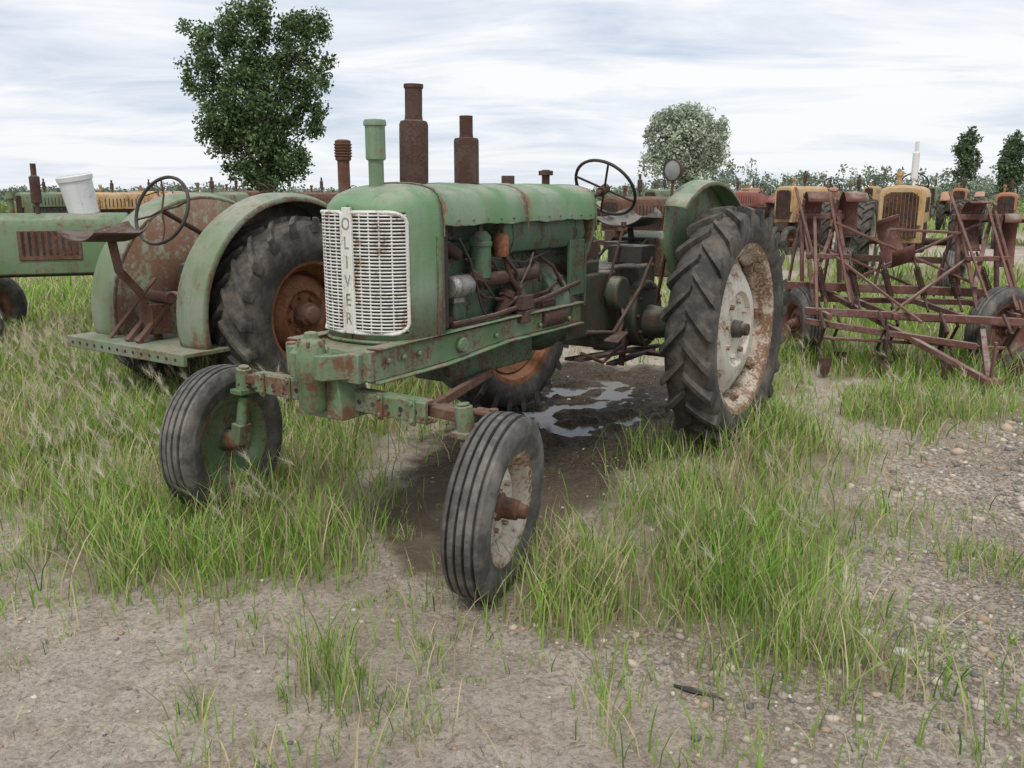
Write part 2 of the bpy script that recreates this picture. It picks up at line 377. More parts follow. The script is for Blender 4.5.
mb=MB(); mb.lathe([(.001,-.075),(.04,-.075),(.052,-.06),(.052,.05),(.046,.06),(.03,.075),(.001,.076)],(.195,.68,1.085),(0,1,0),20); mb.cyl((.195,.59,1.085),(.195,.605,1.085),.045,n=20);mb.cyl((.195,.6,1.085),(.195,.62,1.085),.012); mb.box((.165,.68,1.03),(.05,.08,.04))
mb.make('generator',H,M['metal'])
mb=MB(); mb.lathe([(.001,0),(.035,0),(.05,.012),(.05,.155),(.056,.158),(.056,.175),(.05,.178),(.05,.2),(.03,.225),(.001,.23)],(.19,.85,1.10),(0,0,1),24); mb.cyl((.19,.85,1.32),(.19,.85,1.37),.012); mb.box((.155,.85,1.2),(.06,.05,.06))
mb.make('oil_filter',H,M['greene'])
mb=MB(); mb.lathe([(.001,0),(.034,0),(.038,.01),(.038,.09),(.032,.1),(.03,.11),(.001,.112)],(.205,1.0,1.2),(0,0,1),20); mb.make('fuel_bowl',H,M['rusto'])
mb=MB(); mb.tube([(.17,.78,1.13),(.2,.82,1.10),(.2,1.3,1.10),(.17,1.36,1.13)],.034,10)
for s_ in (.86,1.04,1.22): mb.cyl((.1,s_,1.12),(.2,s_,1.10),.026)
mb.tube([(.2,1.12,1.08),(.235,1.14,1.0),(.235,1.14,.92)],[.024,.026,.03],10); mb.cyl((.235,1.14,.87),(.235,1.14,.93),.045,n=14); mb.box((.235,1.14,.97),(.08,.1,.07))
mb.cyl((.21,1.33,.86),(.21,1.56,.86),.055,n=18); mb.cyl((.2,1.36,.93),(.2,1.5,.93),.022)
mb.make('manifold_and_starter',H,M['rustd'],bevel=.003)
mb=MB(); mb.cyl((.19,.98,.86),(.19,1.06,1.0),.035,n=14); mb.cyl((.19,1.06,1.0),(.195,1.075,1.03),.045,.04,14); mb.make('distributor',H,M['rustd'])
mb=MB(); 
poly=[(-.21,1.42),(-.228,1.28),(-.2,1.215),(-.1,1.2),(.1,1.2),(.2,1.215),(.228,1.28),(.21,1.42)]
mb.prism(poly,'y',1.0,1.80); mb.make('fuel_tank',H,M['greene'],bevel=.008)
mb=MB(); 
for s_ in (1.08,1.7): mb.tube([(.215,s_,1.40),(.232,s_,1.28),(.205,s_,1.212),(.1,s_,1.195)],.006,6)
mb.box((.215,1.72,1.10),(.02,.16,.30)); mb.box((0,1.845,1.05),(.42,.02,.35)); mb.make('firewall',H,M['greene'],bevel=.004)
mb=MB()
for sg in (-1,1):
    poly=[(.02,.76),(.5,.765),(1.0,.80),(1.75,.80),(1.75,.90),(1.0,.90),(.5,.885),(.02,.885)]
    mb.prism(poly,'x',sg*.215-.022,sg*.215+.022)
    mb.prism([(.05,.748),(.5,.752),(1.0,.787),(1.75,.787),(1.75,.80),(1.0,.80),(.5,.765),(.05,.761)],'x',sg*.225-.035,sg*.225+.035)
    mb.prism([(.05,.885),(.5,.885),(1.0,.90),(1.75,.90),(1.75,.912),(1.0,.912),(.5,.897),(.05,.897)],'x',sg*.225-.035,sg*.225+.035)
    for s_ in (.12,.22,.32,.9,1.3,1.6): mb.cyl((sg*.235,s_,.835),(sg*.255,s_,.835),.014,n=6)
    mb.cyl((sg*.235,.62,.83),(sg*.262,.62,.83),.035,n=20)
mb.make('frame_rails',H,M['greenr'],bevel=.006)
mb=MB(); mb.box((0,.22,.815),(.40,.46,.12)); 
poly=[(-.225,.40),(-.23,.14),(-.16,.0),(-.085,-.10),(.085,-.10),(.16,.0),(.23,.14),(.225,.40)]
mb.prism(poly,'z',.77,.872)
mb.lathe([(.001,-.25),(.04,-.25),(.052,-.225),(.05,-.13),(.064,-.11),(.064,-.02),(.056,.0),(.052,.03),(.04,.045),(.03,.05),(.026,.075),(.001,.08)],(0,-.06,.88),(0,0,1),24)
for a in range(6): mb.cyl((.05*math.cos(a*1.05),-.06+.05*math.sin(a*1.05),.90),(.05*math.cos(a*1.05),-.06+.05*math.sin(a*1.05),.925),.009,n=6)
mb.prism([(-.13,.60),(.13,.60),(.10,.78),(-.10,.78)],'y',-.03,.13); mb.bar((-.07,-.05,.86),(-.18,.12,.80),.05,.09); mb.bar((.07,-.05,.86),(.18,.12,.80),.05,.09)
mb.make('front_bolster',H,M['greenr'],bevel=.010)
AY=.10
def fa(p):
    x,y,z=p; return (x-.010, y+AY-x*.035, z)
mb=MB(); mb.box((0,-.03,.665),(1.0,.022,.085)); mb.box((0,-.005,.705),(1.0,.05,.014)); mb.box((0,-.005,.625),(1.0,.05,.014))
mb.map(fa).make('axle_beam',H,M['greenr'],bevel=.004)
mb=MB()
for i in range(13):
    x=-.45+i*.075
    if abs(x)>.14: mb.cyl((x,-.0425,.665),(x,-.0405,.665),.011,n=12)
mb.map(fa).make('axle_holes',H,M['hole'])
mb=MB()
for sg in (-1,1):
    mb.bar((sg*.30,.035,.668),(sg*.66,.035,.66),.065,.042)
    for k in range(6):
        x=sg*(.31+.06*k); mb.cyl((x,-.05,.645),(x,-.038,.645),.008,n=6)
mb.map(fa).make('axle_extension',H,M['rust'],bevel=.004)
mb=MB()
for sg in (-1,1):
    for x in (.27,.44): 
        mb.box((sg*x,-.046,.665),(.028,.012,.11)); mb.cyl((sg*x,-.06,.70),(sg*x,-.03,.70),.012,n=6); mb.cyl((sg*x,-.06,.63),(sg*x,-.03,.63),.012,n=6)
    k0=.655
    mb.cyl((sg*k0,.02,.60),(sg*(k0-.012),.02,.705),.036,n=18); mb.cyl((sg*(k0-.012),.02,.705),(sg*(k0-.014),.02,.717),.025,n=14); 
    mb.cyl((sg*k0,.02,.57),(sg*(k0+.03),.01,.37),.025,.031,16)
    mb.cyl((sg*(k0+.025),.01,.37),(sg*.80,0,.352),.034,.03,16); mb.box((sg*(k0+.027),.01,.39),(.06,.07,.10),(0,sg*-.15,0))
    mb.prism([(sg*(k0-.04),-.03),(sg*(k0+.04),-.03),(sg*k0,.24),(sg*(k0-.04),.24)],'z',.585,.61)
mb.map(fa).make('spindles',H,M['greenr'],bevel=.004)
mb=MB(); mb.cyl((-.64,.23,.625),(.64,.23,.625),.014,n=10)
for sg in (-1,1):
    mb.cyl((sg*.56,.23,.625),(sg*.66,.23,.625),.022,n=10); mb.cyl((sg*.64,.23,.59),(sg*.64,.23,.65),.02,n=10)
    mb.bar((sg*.42,.04,.64),(sg*.12,.95,.62),.03,.04)
mb.bar((0,-.02,.60),(0,.24,.62),.05,.025); mb.cyl((.60,.12,.655),(.84,.10,.66),.014,n=8)
mb.map(fa).make('tie_rod',H,M['rust'],bevel=.003)
FR=.358
wheel(H,'rib',(.800,.07,FR-.012),FR,.207,.168,1,M['rubberf'],M['white'],M['rust'],steer=R(13),camber=R(5),hub=(.042,.125),ring=M['rimr'])
wheel(H,'rib',(-.805,.13,FR-.012),FR,.207,.165,-1,M['rubberf'],M['greenr'],M['greenr'],steer=R(9),camber=R(0),hub=(.042,.1))
AX=2.56;RZ=.705
mb=MB(); mb.cyl((0,1.6,.88),(0,1.78,.88),.25,.21,24); mb.box((0,2.0,.86),(.36,.6,.36)); mb.box((0,AX,.80),(.40,.52,.50)); mb.cyl((-.28,AX,RZ+.05),(.28,AX,RZ+.05),.21,n=24)
mb.box((0,2.0,1.07),(.26,.34,.08)); mb.box((0,AX+.29,.76),(.28,.10,.30)); mb.cyl((0,AX+.33,.66),(0,AX+.47,.66),.03)
for sg in (-1,1): mb.cyl((sg*.2,AX,RZ),(sg*.46,AX,RZ),.12,.085,20); mb.cyl((sg*.22,2.15,.92),(sg*.30,2.15,.92),.10,n=20)
mb.make('transmission',H,M['greeng'],bevel=.015)
mb=MB()
for i in range(10):
    t=i*.628; mb.cyl((.275,AX+math.cos(t)*.17,RZ+.05+math.sin(t)*.17),(.30,AX+math.cos(t)*.17,RZ+.05+math.sin(t)*.17),.013,n=6)
mb.cyl((-.95,AX,RZ),(.92,AX,RZ),.036,n=16)
for x in (.15,-.15): mb.bar((x,2.3,.46),(x*.3,3.15,.42),.06,.02)
mb.bar((-.32,3.0,.42),(.32,3.0,.42),.08,.025)
mb.bar((.22,1.75,.58),(.22,2.9,.50),.05,.02); mb.bar((.22,2.3,.46),(.22,2.35,.62),.04,.03); 
mb.tube([(.24,1.75,.62),(.30,1.9,.55),(.32,2.1,.62),(.3,2.2,.7)],.011,8)
mb.tube([(.3,1.7,.75),(.34,1.95,.72),(.36,2.25,.95),(.36,2.4,1.12)],.012,8)
mb.box((.37,1.92,.70),(.09,.14,.012),(.3,0,0)); mb.box((-.37,1.92,.70),(.09,.14,.012),(.3,0,0)); mb.tube([(.37,1.95,.70),(.33,2.1,.8),(.25,2.2,.86)],.012,8)
mb.make('axle_shaft_and_drawbar',H,M['rustd'],bevel=.003)
wheel(H,'ag',(.80,AX,RZ),.722,.487,.275,1,M['rubber'],M['white'],M['greeng'],nl=23,hub=(.055,.11),spin=.4,ring=M['rimr'])
wheel(H,'ag',(-.77,AX-.02,RZ),.722,.487,.275,-1,M['rubber'],M['rusto'],M['rust'],nl=23,hub=(.055,.11))
mb=MB()
cy,cz,Rf=AX,RZ+.02,.835
arc=[(cy+Rf*math.cos(R(a)),cz+Rf*math.sin(R(a))) for a in range(52,121,4)]
poly=arc+[(2.12,1.30),(2.15,1.16),(2.22,1.06),(2.36,1.0),(2.8,1.0),(3.02,1.15)]
mb.prism(poly,'x',.548,.553)
rowsf=[]
for (x,dr) in ((.553,0),(.575,.012),(.62,.010),(.68,0.0),(.685,-.02)):
    rowsf.append([(x,cy+(Rf+dr)*math.cos(R(a)),cz+(Rf+dr)*math.sin(R(a))) for a in range(52,127,4)])
mb.grid(rowsf)
mb.make('rear_fender',H,M['green'],solid=.004)
mb=MB(); mb.bar((.54,2.55,1.5),(.50,2.4,.8),.04,.012); mb.bar((.535,2.25,1.3),(.4,2.4,.85),.03,.012); mb.bar((.54,2.8,1.3),(.4,2.65,.85),.03,.012)
mb.tube([(.555,2.2,1.45),(.56,2.2,1.57)],.009,8); mb.make('fender_brackets',H,M['rust'])
mb=MB(); mb.lathe([(.001,.07),(.02,.065),(.045,.04),(.058,.0),(.062,-.004),(.062,-.012),(.055,-.012)],(.56,2.2,1.62),(.25,1,0),24); mb.make('headlamp_shell',H,M['rustd'])
mb=MB(); mb.lathe([(.001,-.016),(.03,-.014),(.055,-.008)],(.56,2.2,1.62),(.25,1,0),24); mb.make('headlamp_lens',H,M['metal'])
mb=MB(); mb.cyl((0,1.6,1.3),(0,2.44,1.51),.016,n=10); mb.cyl((0,2.41,1.50),(0,2.48,1.525),.03,n=12)
c0=Vector((0,2.46,1.52)); nv=Vector((.1,.80,.62)).normalized()
_,uu,vv=basis(nv)
for i in range(4):
    a=i*math.pi/2+.5; d=uu*math.cos(a)+vv*math.sin(a); mb.cyl(c0,c0+d*.2,.007,n=8)
mb.make('steering_column',H,M['rustd'])
mb=MB(); mb.torus(c0+nv*.01,nv,.205,.010); mb.make('steering_wheel',H,M['black'])
mb=MB()
for p in (((.08,1.9,1.1),(.10,2.05,1.42)),((-.06,2.0,1.1),(-.05,2.15,1.45)),((.2,2.1,.9),(.24,2.25,1.3))): mb.cyl(p[0],p[1],.009,n=8); mb.cyl(p[1],Vector(p[1])+Vector((0,0,.03)),.016,n=10)
mb.box((.02,2.05,1.17),(.2,.22,.1)); mb.box((.05,1.93,1.30),(.30,.03,.16))
mb.cyl((.10,1.95,1.30),(.10,1.98,1.30),.035,n=16); mb.cyl((-.05,1.45,1.535),(-.05,1.45,1.585),.035,n=16); mb.cyl((.02,1.72,1.535),(.02,1.72,1.62),.022,n=14);mb.cyl((.02,1.72,1.59),(.02,1.72,1.615),.04,n=14)
mb.make('levers_and_gauges',H,M['rustd'],bevel=.003)
def seatmesh(c,w,d,tilt=0.12):
    rows=[]
    for i in range(9):
        v=i/8; row=[]
        for j in range(13):
            u_=-1+2*j/12; ww=w/2*(math.sin(math.pi*(.2+.75*v))**.5)
            x=u_*ww; y=-d/2+d*v; z=.06*abs(u_)**2.5+.10*max(0,v-.6)**1.3*4*.6+.02*(1-v)+.0
            row.append((c[0]+x,c[1]+y,c[2]+z))
        rows.append(row)
    return MB().grid(rows)
seatmesh((.02,2.80,1.27),.44,.38).make('seat',H,M['black'],solid=.006)
mb=MB(); mb.tube([(.02,2.80,1.27),(.02,2.83,1.18),(.02,2.74,1.08),(.02,2.6,1.04)],.022,8); mb.box((.02,2.6,1.17),(.10,.16,.05)); mb.tube([(-.1,2.6,1.1),(-.1,2.8,1.2),(.14,2.8,1.2),(.14,2.6,1.1)],.012,8); mb.box((.25,2.35,1.14),(.22,.2,.10)); mb.make('seat_support',H,M['black'],bevel=.003)
mb=MB(); mb.box((.12,2.98,1.10),(.40,.24,.26),(.15,0,.1)); mb.make('battery_box',H,M['greenr'],bevel=.01)
mb=MB(); mb.lathe([(.001,0),(.032,0),(.032,.12),(.042,.125),(.042,.26),(.048,.262),(.048,.275),(.044,.285),(.001,.29)],(0,.36,1.51),(0,0,1),20); mb.make('air_intake_stack',H,M['green'])
mb=MB(); mb.cyl((0,.61,1.5),(0,.61,1.56),.04,n=16); mb.lathe([(.03,0),(.062,.01),(.064,.02),(.064,.26),(.058,.275),(.040,.28),(.038,.30),(.038,.41),(.043,.415),(.043,.43),(.034,.43),(.032,.3)],(0,.61,1.53),(.02,0,1),24); mb.make('muffler',H,M['rustd'])
mb=MB(); mb.lathe([(.03,0),(.060,.01),(.060,.02),(.060,.21),(.055,.222),(.034,.225),(.032,.24),(.032,.325),(.026,.325),(.026,.24)],(0,1.01,1.53),(0,0,1),24); mb.make('exhaust_stack',H,M['rustd'])
# ------------------------------------------------------------------ fender tractor (faces away)
T2=empty('farm_tractor.001',(-2.02,6.60,0),R(-35.4))
def crown_fender(mb,x0,x1,cy,cz,Rf,a0,a1,inner):
    st=list(range(a0,a1+1,6)); rowsf=[]
    for t,dr in ((0,-.02),(.03,.0),(.25,.025),(.75,.025),(.95,.0),(1,-.03)):
        rowsf.append([(x0+(x1-x0)*t,cy+(Rf+dr)*math.cos(R(a)),cz+(Rf+dr)*math.sin(R(a))) for a in st])
    mb.grid(rowsf)
    poly=[(cy+(Rf-.02)*math.cos(R(a)),cz+(Rf-.02)*math.sin(R(a))) for a in st]
    n=len(poly); mb.add([(x0,cy,cz-.15)]+[(x0,a,b) for a,b in poly],[(0,i+1,i+2) for i in range(n-1)])
mb=MB()
for sg in (-1,1): crown_fender(mb,sg*.36,sg*.66,0,.67,.80,8,196,True)
mb.make('rear_fenders',T2,M['greenf'],solid=.006)
mb=MB(); mb.box((0,-.68,.50),(1.34,.56,.03)); mb.box((0,-.97,.475),(1.36,.03,.08)); mb.box((0,-.45,.6),(.5,.12,.4)); mb.make('platform',T2,M['greenf'],bevel=.006)
mb=MB(); 
for i in range(14): mb.cyl((-.6+i*.092,-.99,.475),(-.6+i*.092,-.98,.475),.010,n=8)
mb.make('platform_holes',T2,M['hole'])
mb=MB(); mb.box((0,.1,.75),(.5,.9,.5)); mb.box((0,.9,.85),(.32,.9,.45)); mb.box((0,1.6,.75),(.4,.6,.3)); mb.make('transmission',T2,M['greeng'],bevel=.02)
mb=MB(); poly=[(-.27,.95),(-.28,1.25),(-.22,1.36),(-.1,1.40),(.1,1.40),(.22,1.36),(.28,1.25),(.27,.95)]
mb.prism(poly,'y',.45,1.95); mb.prism([(a*1.03,b if b>1 else .75) for a,b in poly],'y',1.95,2.15); mb.make('hood',T2,M['bgreen'],bevel=.012)
c=Vector((.0,-.60,1.38))
mb=MB(); mb.cyl((.0,.1,1.0),c,.018,n=10); nv=Vector((0.15,-.93,.35)).normalized(); _,uu,vv=basis(nv)
for i in range(4):
    a=i*math.pi/2+.3; d=uu*math.cos(a)+vv*math.sin(a); mb.tube([c,c+d*.12-nv*.02,c+d*.23],.007,6)
mb.make('steering_column',T2,M['rustd'])
mb=MB(); mb.torus(c,nv,.235,.012,40); mb.make('steering_wheel',T2,M['black'])
seatmesh((0,-1.0,1.18),.58,.44).make('seat',T2,M['rustd'],solid=.006)
mb=MB(); mb.tube([(0,-.98,1.19),(.0,-.95,1.0),(0,-.82,.85),(0,-.7,.52)],.030,8); mb.bar((.06,-.9,.52),(.06,-.6,.8),.05,.03); mb.bar((-.06,-.9,.52),(-.06,-.6,.8),.05,.03); mb.cyl((-.12,-.66,.80),(.12,-.66,.80),.04); mb.box((.0,-.72,.66),(.16,.14,.2)); mb.tube([(.2,-.5,.5),(.22,-.55,.8),(.25,-.62,1.05)],.012,8); mb.bar((-.3,-.9,.5),(-.3,-.5,.9),.04,.015)
mb.make('seat_support',T2,M['rust'],bevel=.004)
for sg in (-1,1):
    wheel(T2,'ag',(sg*.64,0,.66),.685,.37,.40,sg,M['rubber'],M['rusto'],M['rust'],nl=20,hub=(.09,.16))
    wheel(T2,'rib',(sg*.6,2.0,FR),FR,.207,.165,sg,M['rubberf'],M['rust'],M['rust'])
mb=MB(); mb.box((0,2.0,.42),(1.05,.08,.09)); mb.cyl((-.6,0,.66),(.6,0,.66),.07); mb.make('axle_beam',T2,M['greenr'],bevel=.01)
mb=MB(); mb.lathe([(.03,0),(.05,.0),(.05,.36),(.065,.37),(.065,.52),(.04,.53),(.035,.1)],(0,1.1,1.39),(0,0,1),20)
for z in np.linspace(1.79,1.88,5): mb.torus((0,1.1,z),(0,0,1),.068,.006,24,6)
mb.make('exhaust_stack',T2,M['rust'])
# ------------------------------------------------------------------ generic tractors
def gtractor(x,y,rz,body,rim,hoodw=.25,hoodt=1.5,hoodb=1.05,fend=False,exh=.45,exm='rustd',wide=False,grm='rustd',L=2.35,steer=0,Rt=.70,side=None):
    E=empty('farm_tractor',(x,y,0),rz)
    mb=MB(); t,b_,w=hoodt,hoodb,hoodw
    prof=[(-w,b_),(-w*1.02,t-.13),(-w*.9,t-.05),(-w*.6,t-.012),(0,t),(w*.6,t-.012),(w*.9,t-.05),(w*1.02,t-.13),(w,b_)]
    mb.prism(prof,'y',.30,1.55); mb.prism([(a*1.03,b if b>b_+.01 else .78) for a,b in prof],'y',.04,.30)
    mb.prism([(a*.98,b-.02) for a,b in prof],'y',-.01,.045)
    mb.make('hood',E,M[body],bevel=.015)
    if side:
        mb=MB(); mb.box((w+.008,.85,t-.30),(.012,.55,.28)); mb.make('side_panels',E,M[side],bevel=.004)
    mb=MB()
    mb.prism([(-w*.8,.86),(-w*.8,t-.16),(-w*.5,t-.1),(w*.5,t-.1),(w*.8,t-.16),(w*.8,.86)],'y',-.018,-.012)
    for s_ in np.linspace(.62,1.08,9) if side else np.linspace(.45,1.3,9): 
        for sg in(-1,1): mb.box((sg*(w*1.0+(.014 if side else .004)),s_,t-.28),(.010,.022,.22))
    mb.make('grille_and_louvres',E,M['hole'])
    mb=MB()
    for xx in np.linspace(-w*.7,w*.7,9): mb.box((xx,-.026,(t+.76)/2),(.012,.012,t-.98))
    mb.make('grille_bars',E,M[grm])
    mb=MB(); mb.box((0,.8,.90),(.30,1.1,.42)); mb.box((0,1.75,.82),(.36,.9,.42)); mb.box((0,L-.05,.78),(.44,.5,.5)); mb.cyl((-.75,L,Rt),(.75,L,Rt),.06); mb.box((0,.12,.68),(.26,.26,.24))
    for s_ in (.55,.75,.95,1.15): mb.cyl((.12,s_,1.0),(.22,s_,.95),.03)
    mb.make('engine_and_gearbox',E,M['greeng' if 'green' in body else 'rustd'],bevel=.015)
    mb=MB()
    if wide: mb.box((0,.1,.55),(1.2,.08,.09)); fx=.68
    else: mb.cyl((0,.1,.3),(0,.1,.7),.05); mb.cyl((-.2,.1,.36),(.2,.1,.36),.035); fx=.17
    mb.cyl((0,1.4,t-.18),(0,2.1,t+.02),.018); mb.cyl((.05,L+.3,.8),(.05,L+.35,t-.35),.03)
    c=Vector((0,2.12,t+.03)); nv=Vector((0,.8,.6)); _,uu,vv=basis(nv)
    for i in range(3):
        a=i*2.1+.3; d=uu*math.cos(a)+vv*math.sin(a); mb.cyl(c,c+d*.2,.008,n=6)
    mb.make('axle_and_column',E,M['rustd'])
    mb=MB(); mb.torus(c,nv,.21,.013,28,6); mb.make('steering_wheel',E,M['black'])
    seatmesh((.05,L+.4,t-.35),.42,.36).make('seat',E,M['rustd'],solid=.006)
    if exh:
        mb=MB(); mb.lathe([(.02,0),(.022,.12),(.048,.13),(.048,exh*.75),(.026,exh*.78),(.026,exh),(.02,exh),(.02,.2)],(w*.3,.75,t-.03),(0,0,1),16); mb.make('exhaust_stack',E,M[exm])
        mb=MB(); mb.cyl((-w*.3,.5,t-.02),(-w*.3,.5,t+.16),.03,n=12); mb.cyl((-w*.3,.5,t+.14),(-w*.3,.5,t+.2),.05,.04,12); mb.make('air_intake_stack',E,M[body])
    if fend:
        mb=MB()
        for sg in (-1,1): crown_fender(mb,sg*.42,sg*.78,L,Rt,Rt+.1,50,150,True)
        mb.make('rear_fenders',E,M[body],solid=.006)
    for sg in (-1,1):
        wheel(E,'ag',(sg*.72,L,Rt-.01),Rt,Rt*.66,.30,sg,M['rubber'],M[rim],M['rust'],nl=20)
        wheel(E,'rib',(sg*fx,.1,.345),.35,.2,.16,sg,M['rubberf'],M[rim],M['rust'],steer=steer)
    return E
def at(u,Y): 
    return (u-512)/887*(Y*.9774+.1)
T3=gtractor(at(-45,8.6),8.6,R(-70),'bgreen','rust',hoodw=.27,hoodt=1.30,hoodb=.72,wide=True,exh=.5,exm='rustd',grm='rusto',side='rust')
bk=empty('plastic_bucket',(-4.30,9.03,1.415)); bk.rotation_euler=(R(4),R(-9),R(20)); bk.scale=(.92,.92,.98)
MB().lathe([(.001,.02),(.135,.02),(.14,.0),(.15,.0),(.17,.33),(.182,.335),(.185,.38),(.172,.39),(.165,.36),(.13,.03)],(0,0,-.13),(0,0,1),36).make('bucket_body',bk,M['bucket'])
BG=[ # u,Y,rot,body,rim,kwargs
 (899,12.9,-28,'yellow','white',dict(hoodw=.29,hoodt=1.60,exh=.66,exm='bucket',wide=True,grm='rusto')),
 (850,19,-25,'bgreen','yellow',dict(hoodt=1.5,exh=.4)),
 (783,22,-50,'yellow','rust',dict(hoodt=1.65,exh=.4,fend=True)),
 (718,29,-58,'red','rust',dict(hoodt=1.55,exh=.4,fend=True)),
 (610,17,-48,'rust','rust',dict(hoodt=1.42,exh=.45,wide=True)),
 (650,30,-40,'bgreen','rust',dict(hoodt=1.6)),
 (560,28,-40,'rust','rust',dict(hoodt=1.5)),
 (1005,24,-30,'orange','rust',dict(hoodt=1.5,exh=.4)),
 (958,34,-30,'orange','white',dict(hoodt=1.65,exh=.5,fend=True)),
 (822,38,-35,'orange','rust',dict(hoodt=1.7,fend=True)),
 (745,42,-35,'orange','rust',dict(hoodt=1.7)),
 (868,46,-35,'yellow','rust',dict(hoodt=1.8,fend=True)),
 (930,48,-35,'bgreen','rust',dict(hoodt=1.8)),
 (180,19,-40,'bgreen','yellow',dict(hoodt=1.5,exh=.35)),
 (85,24,-40,'yellow','rust',dict(hoodt=1.5,exh=.35,fend=True)),
 (20,28,-40,'bgreen','rust',dict(hoodt=1.5)),
 (215,28,-40,'rust','rust',dict(hoodt=1.55)),
 (130,33,-40,'orange','rust',dict(hoodt=1.55)),
 (300,26,-40,'rust','rust',dict(hoodt=1.5)),
]
for u,Y,r_,b_,rm,kw in BG: gtractor(at(u,Y),Y,R(r_),b_,rm,**kw)
# ------------------------------------------------------------------ cultivator
C=empty('row_crop_cultivator',(0,0,0))
def sq(p): return (p[0]*.84+.39,p[1]-.05,p[2]*1.03)
mb=MB()
mb.bar((2.45,8.1,.66),(4.75,7.7,.62),.07,.07); mb.bar((2.5,7.55,.50),(4.45,7.15,.46),.06,.06); mb.bar((2.55,8.5,.5),(4.8,8.1,.5),.05,.05)
for x in (2.7,3.35,4.0,4.55): mb.bar((x,8.45,.5),(x-.05,7.3,.48),.045,.05)
mb.bar((2.9,8.2,.62),(3.72,6.45,.13),.06,.045); mb.bar((4.45,7.9,.6),(3.75,6.5,.14),.05,.045); mb.bar((2.5,7.5,.42),(3.9,6.95,.30),.05,.05)
mb.bar((3.1,7.6,.45),(4.6,7.4,.40),.04,.03); mb.bar((3.73,6.45,.0),(3.73,6.42,.42),.035,.02); mb.box((3.73,6.42,.14),(.14,.1,.04))
for bx,by,hh_ in ((2.85,8.15,1.40),(4.35,7.85,1.36)):
    for dx in (-.2,.2):
        mb.bar((bx+dx,by+.35,.55),(bx+dx*.9,by+.05,hh_),.045,.02); mb.bar((bx+dx,by-.45,.52),(bx+dx*.9,by+.02,hh_-.15),.04,.02)
        mb.bar((bx+dx,by-.1,.6),(bx+dx,by+.05,hh_-.1),.045,.035)
    mb.bar((bx-.25,by+.05,1.25),(bx+.25,by+.05,1.25),.045,.045); mb.bar((bx-.22,by-.2,.92),(bx+.22,by-.2,.92),.045,.04); mb.bar((bx-.22,by-.4,.7),(bx+.22,by+.2,1.15),.04,.02)
    mb.bar((bx-.1,by-.5,.55),(bx-.25,by+.15,hh_+.1),.03,.015); mb.bar((bx+.15,by-.5,.55),(bx+.1,by+.1,hh_+.05),.03,.015)
for (p,q) in (((2.9,7.9,1.2),(4.3,7.7,.7)),((2.7,8.2,1.05),(3.8,8.0,.66)),((3.2,8.1,.7),(4.4,7.9,1.2)),((3.3,7.4,.5),(4.3,7.8,.95)),((3.5,7.2,.45),(2.9,8.0,.95)),((2.6,7.5,.5),(2.75,8.1,1.25)),((4.6,7.4,.5),(4.5,7.85,1.3)),((3.4,8.0,.66),(3.45,7.9,1.15)),((3.45,7.9,1.15),(4.2,7.8,1.12)),((2.6,7.4,.3),(4.2,7.0,.28))): mb.bar(p,q,.032,.022)
mb.map(sq).make('frame',C,M['rustm'],bevel=.005)
mb=MB()
random.seed(3)
for i,x in enumerate(np.linspace(2.6,4.5,8)):
    y=7.35-(x-2.5)*.19+(.35 if i%2 else 0)
    mb.tube([(x,y+.1,.52),(x,y-.05,.40),(x+.02,y+.12,.22),(x+.02,y-.08,.08)],.016,8)
    mb.prism([(x-.06,.16),(x+.08,.16),(x+.05,.04),(x+.01,-.0),(x-.03,.04)],'y',y-.10,y-.09)
for i in range(6):
    x=2.7+i*.34; mb.cyl((x,7.5,.5),(x+.05,8.0,.95),.012,n=8); 
    for k in range(14): 
        p=Vector((x,7.5,.5)).lerp(Vector((x+.05,8.0,.95)),.25+k*.035); mb.torus(p,(.05,.5,.45),.026,.006,10,4)
for x in (3.2,3.75): mb.lathe([(.001,.02),(.1,.01),(.2,-.02)],(x,7.25,.30),(.9,-.4,0),24)
mb.map(sq).make('shanks_and_springs',C,M['rustd'])
mb=MB()
def shell(c,ax,r,L,a0,a1):
    ax,u,v=basis(ax); c=Vector(c); rows=[]
    for t in (-.5,.5): rows.append([tuple(c+ax*(L*t)+u*(math.cos(R(a))*r)+v*(math.sin(R(a))*r)) for a in range(a0,a1,12)])
    mb.grid(rows)
shell((2.75,8.1,1.26),(1,-.2,0),.20,.20,120,330); shell((3.12,8.05,1.26),(1,-.2,0),.20,.20,120,330)
shell((3.55,7.95,1.08),(1,-.2,.3),.24,.22,20,230); shell((4.3,7.8,1.16),(1,-.2,0),.22,.20,120,300); shell((4.62,7.75,1.06),(.9,-.5,0),.22,.14,100,320)
mb.map(sq).make('shields',C,M['rustm'],solid=.008)
wheel(C,'rib',(4.16,7.45,.36),.37,.22,.17,1,M['rubberf'],M['rustm'],M['rust'],steer=R(-68))
wheel(C,'rib',(2.60,8.0,.33),.345,.2,.16,-1,M['rubberf'],M['rustm'],M['rust'],steer=R(10))
mb=MB(); mb.cyl((4.14,7.55,.37),(4.10,7.75,.6),.03); mb.cyl((2.65,8.0,.33),(2.7,8.05,.62),.03); mb.make('wheel_arms',C,M['rustm'])
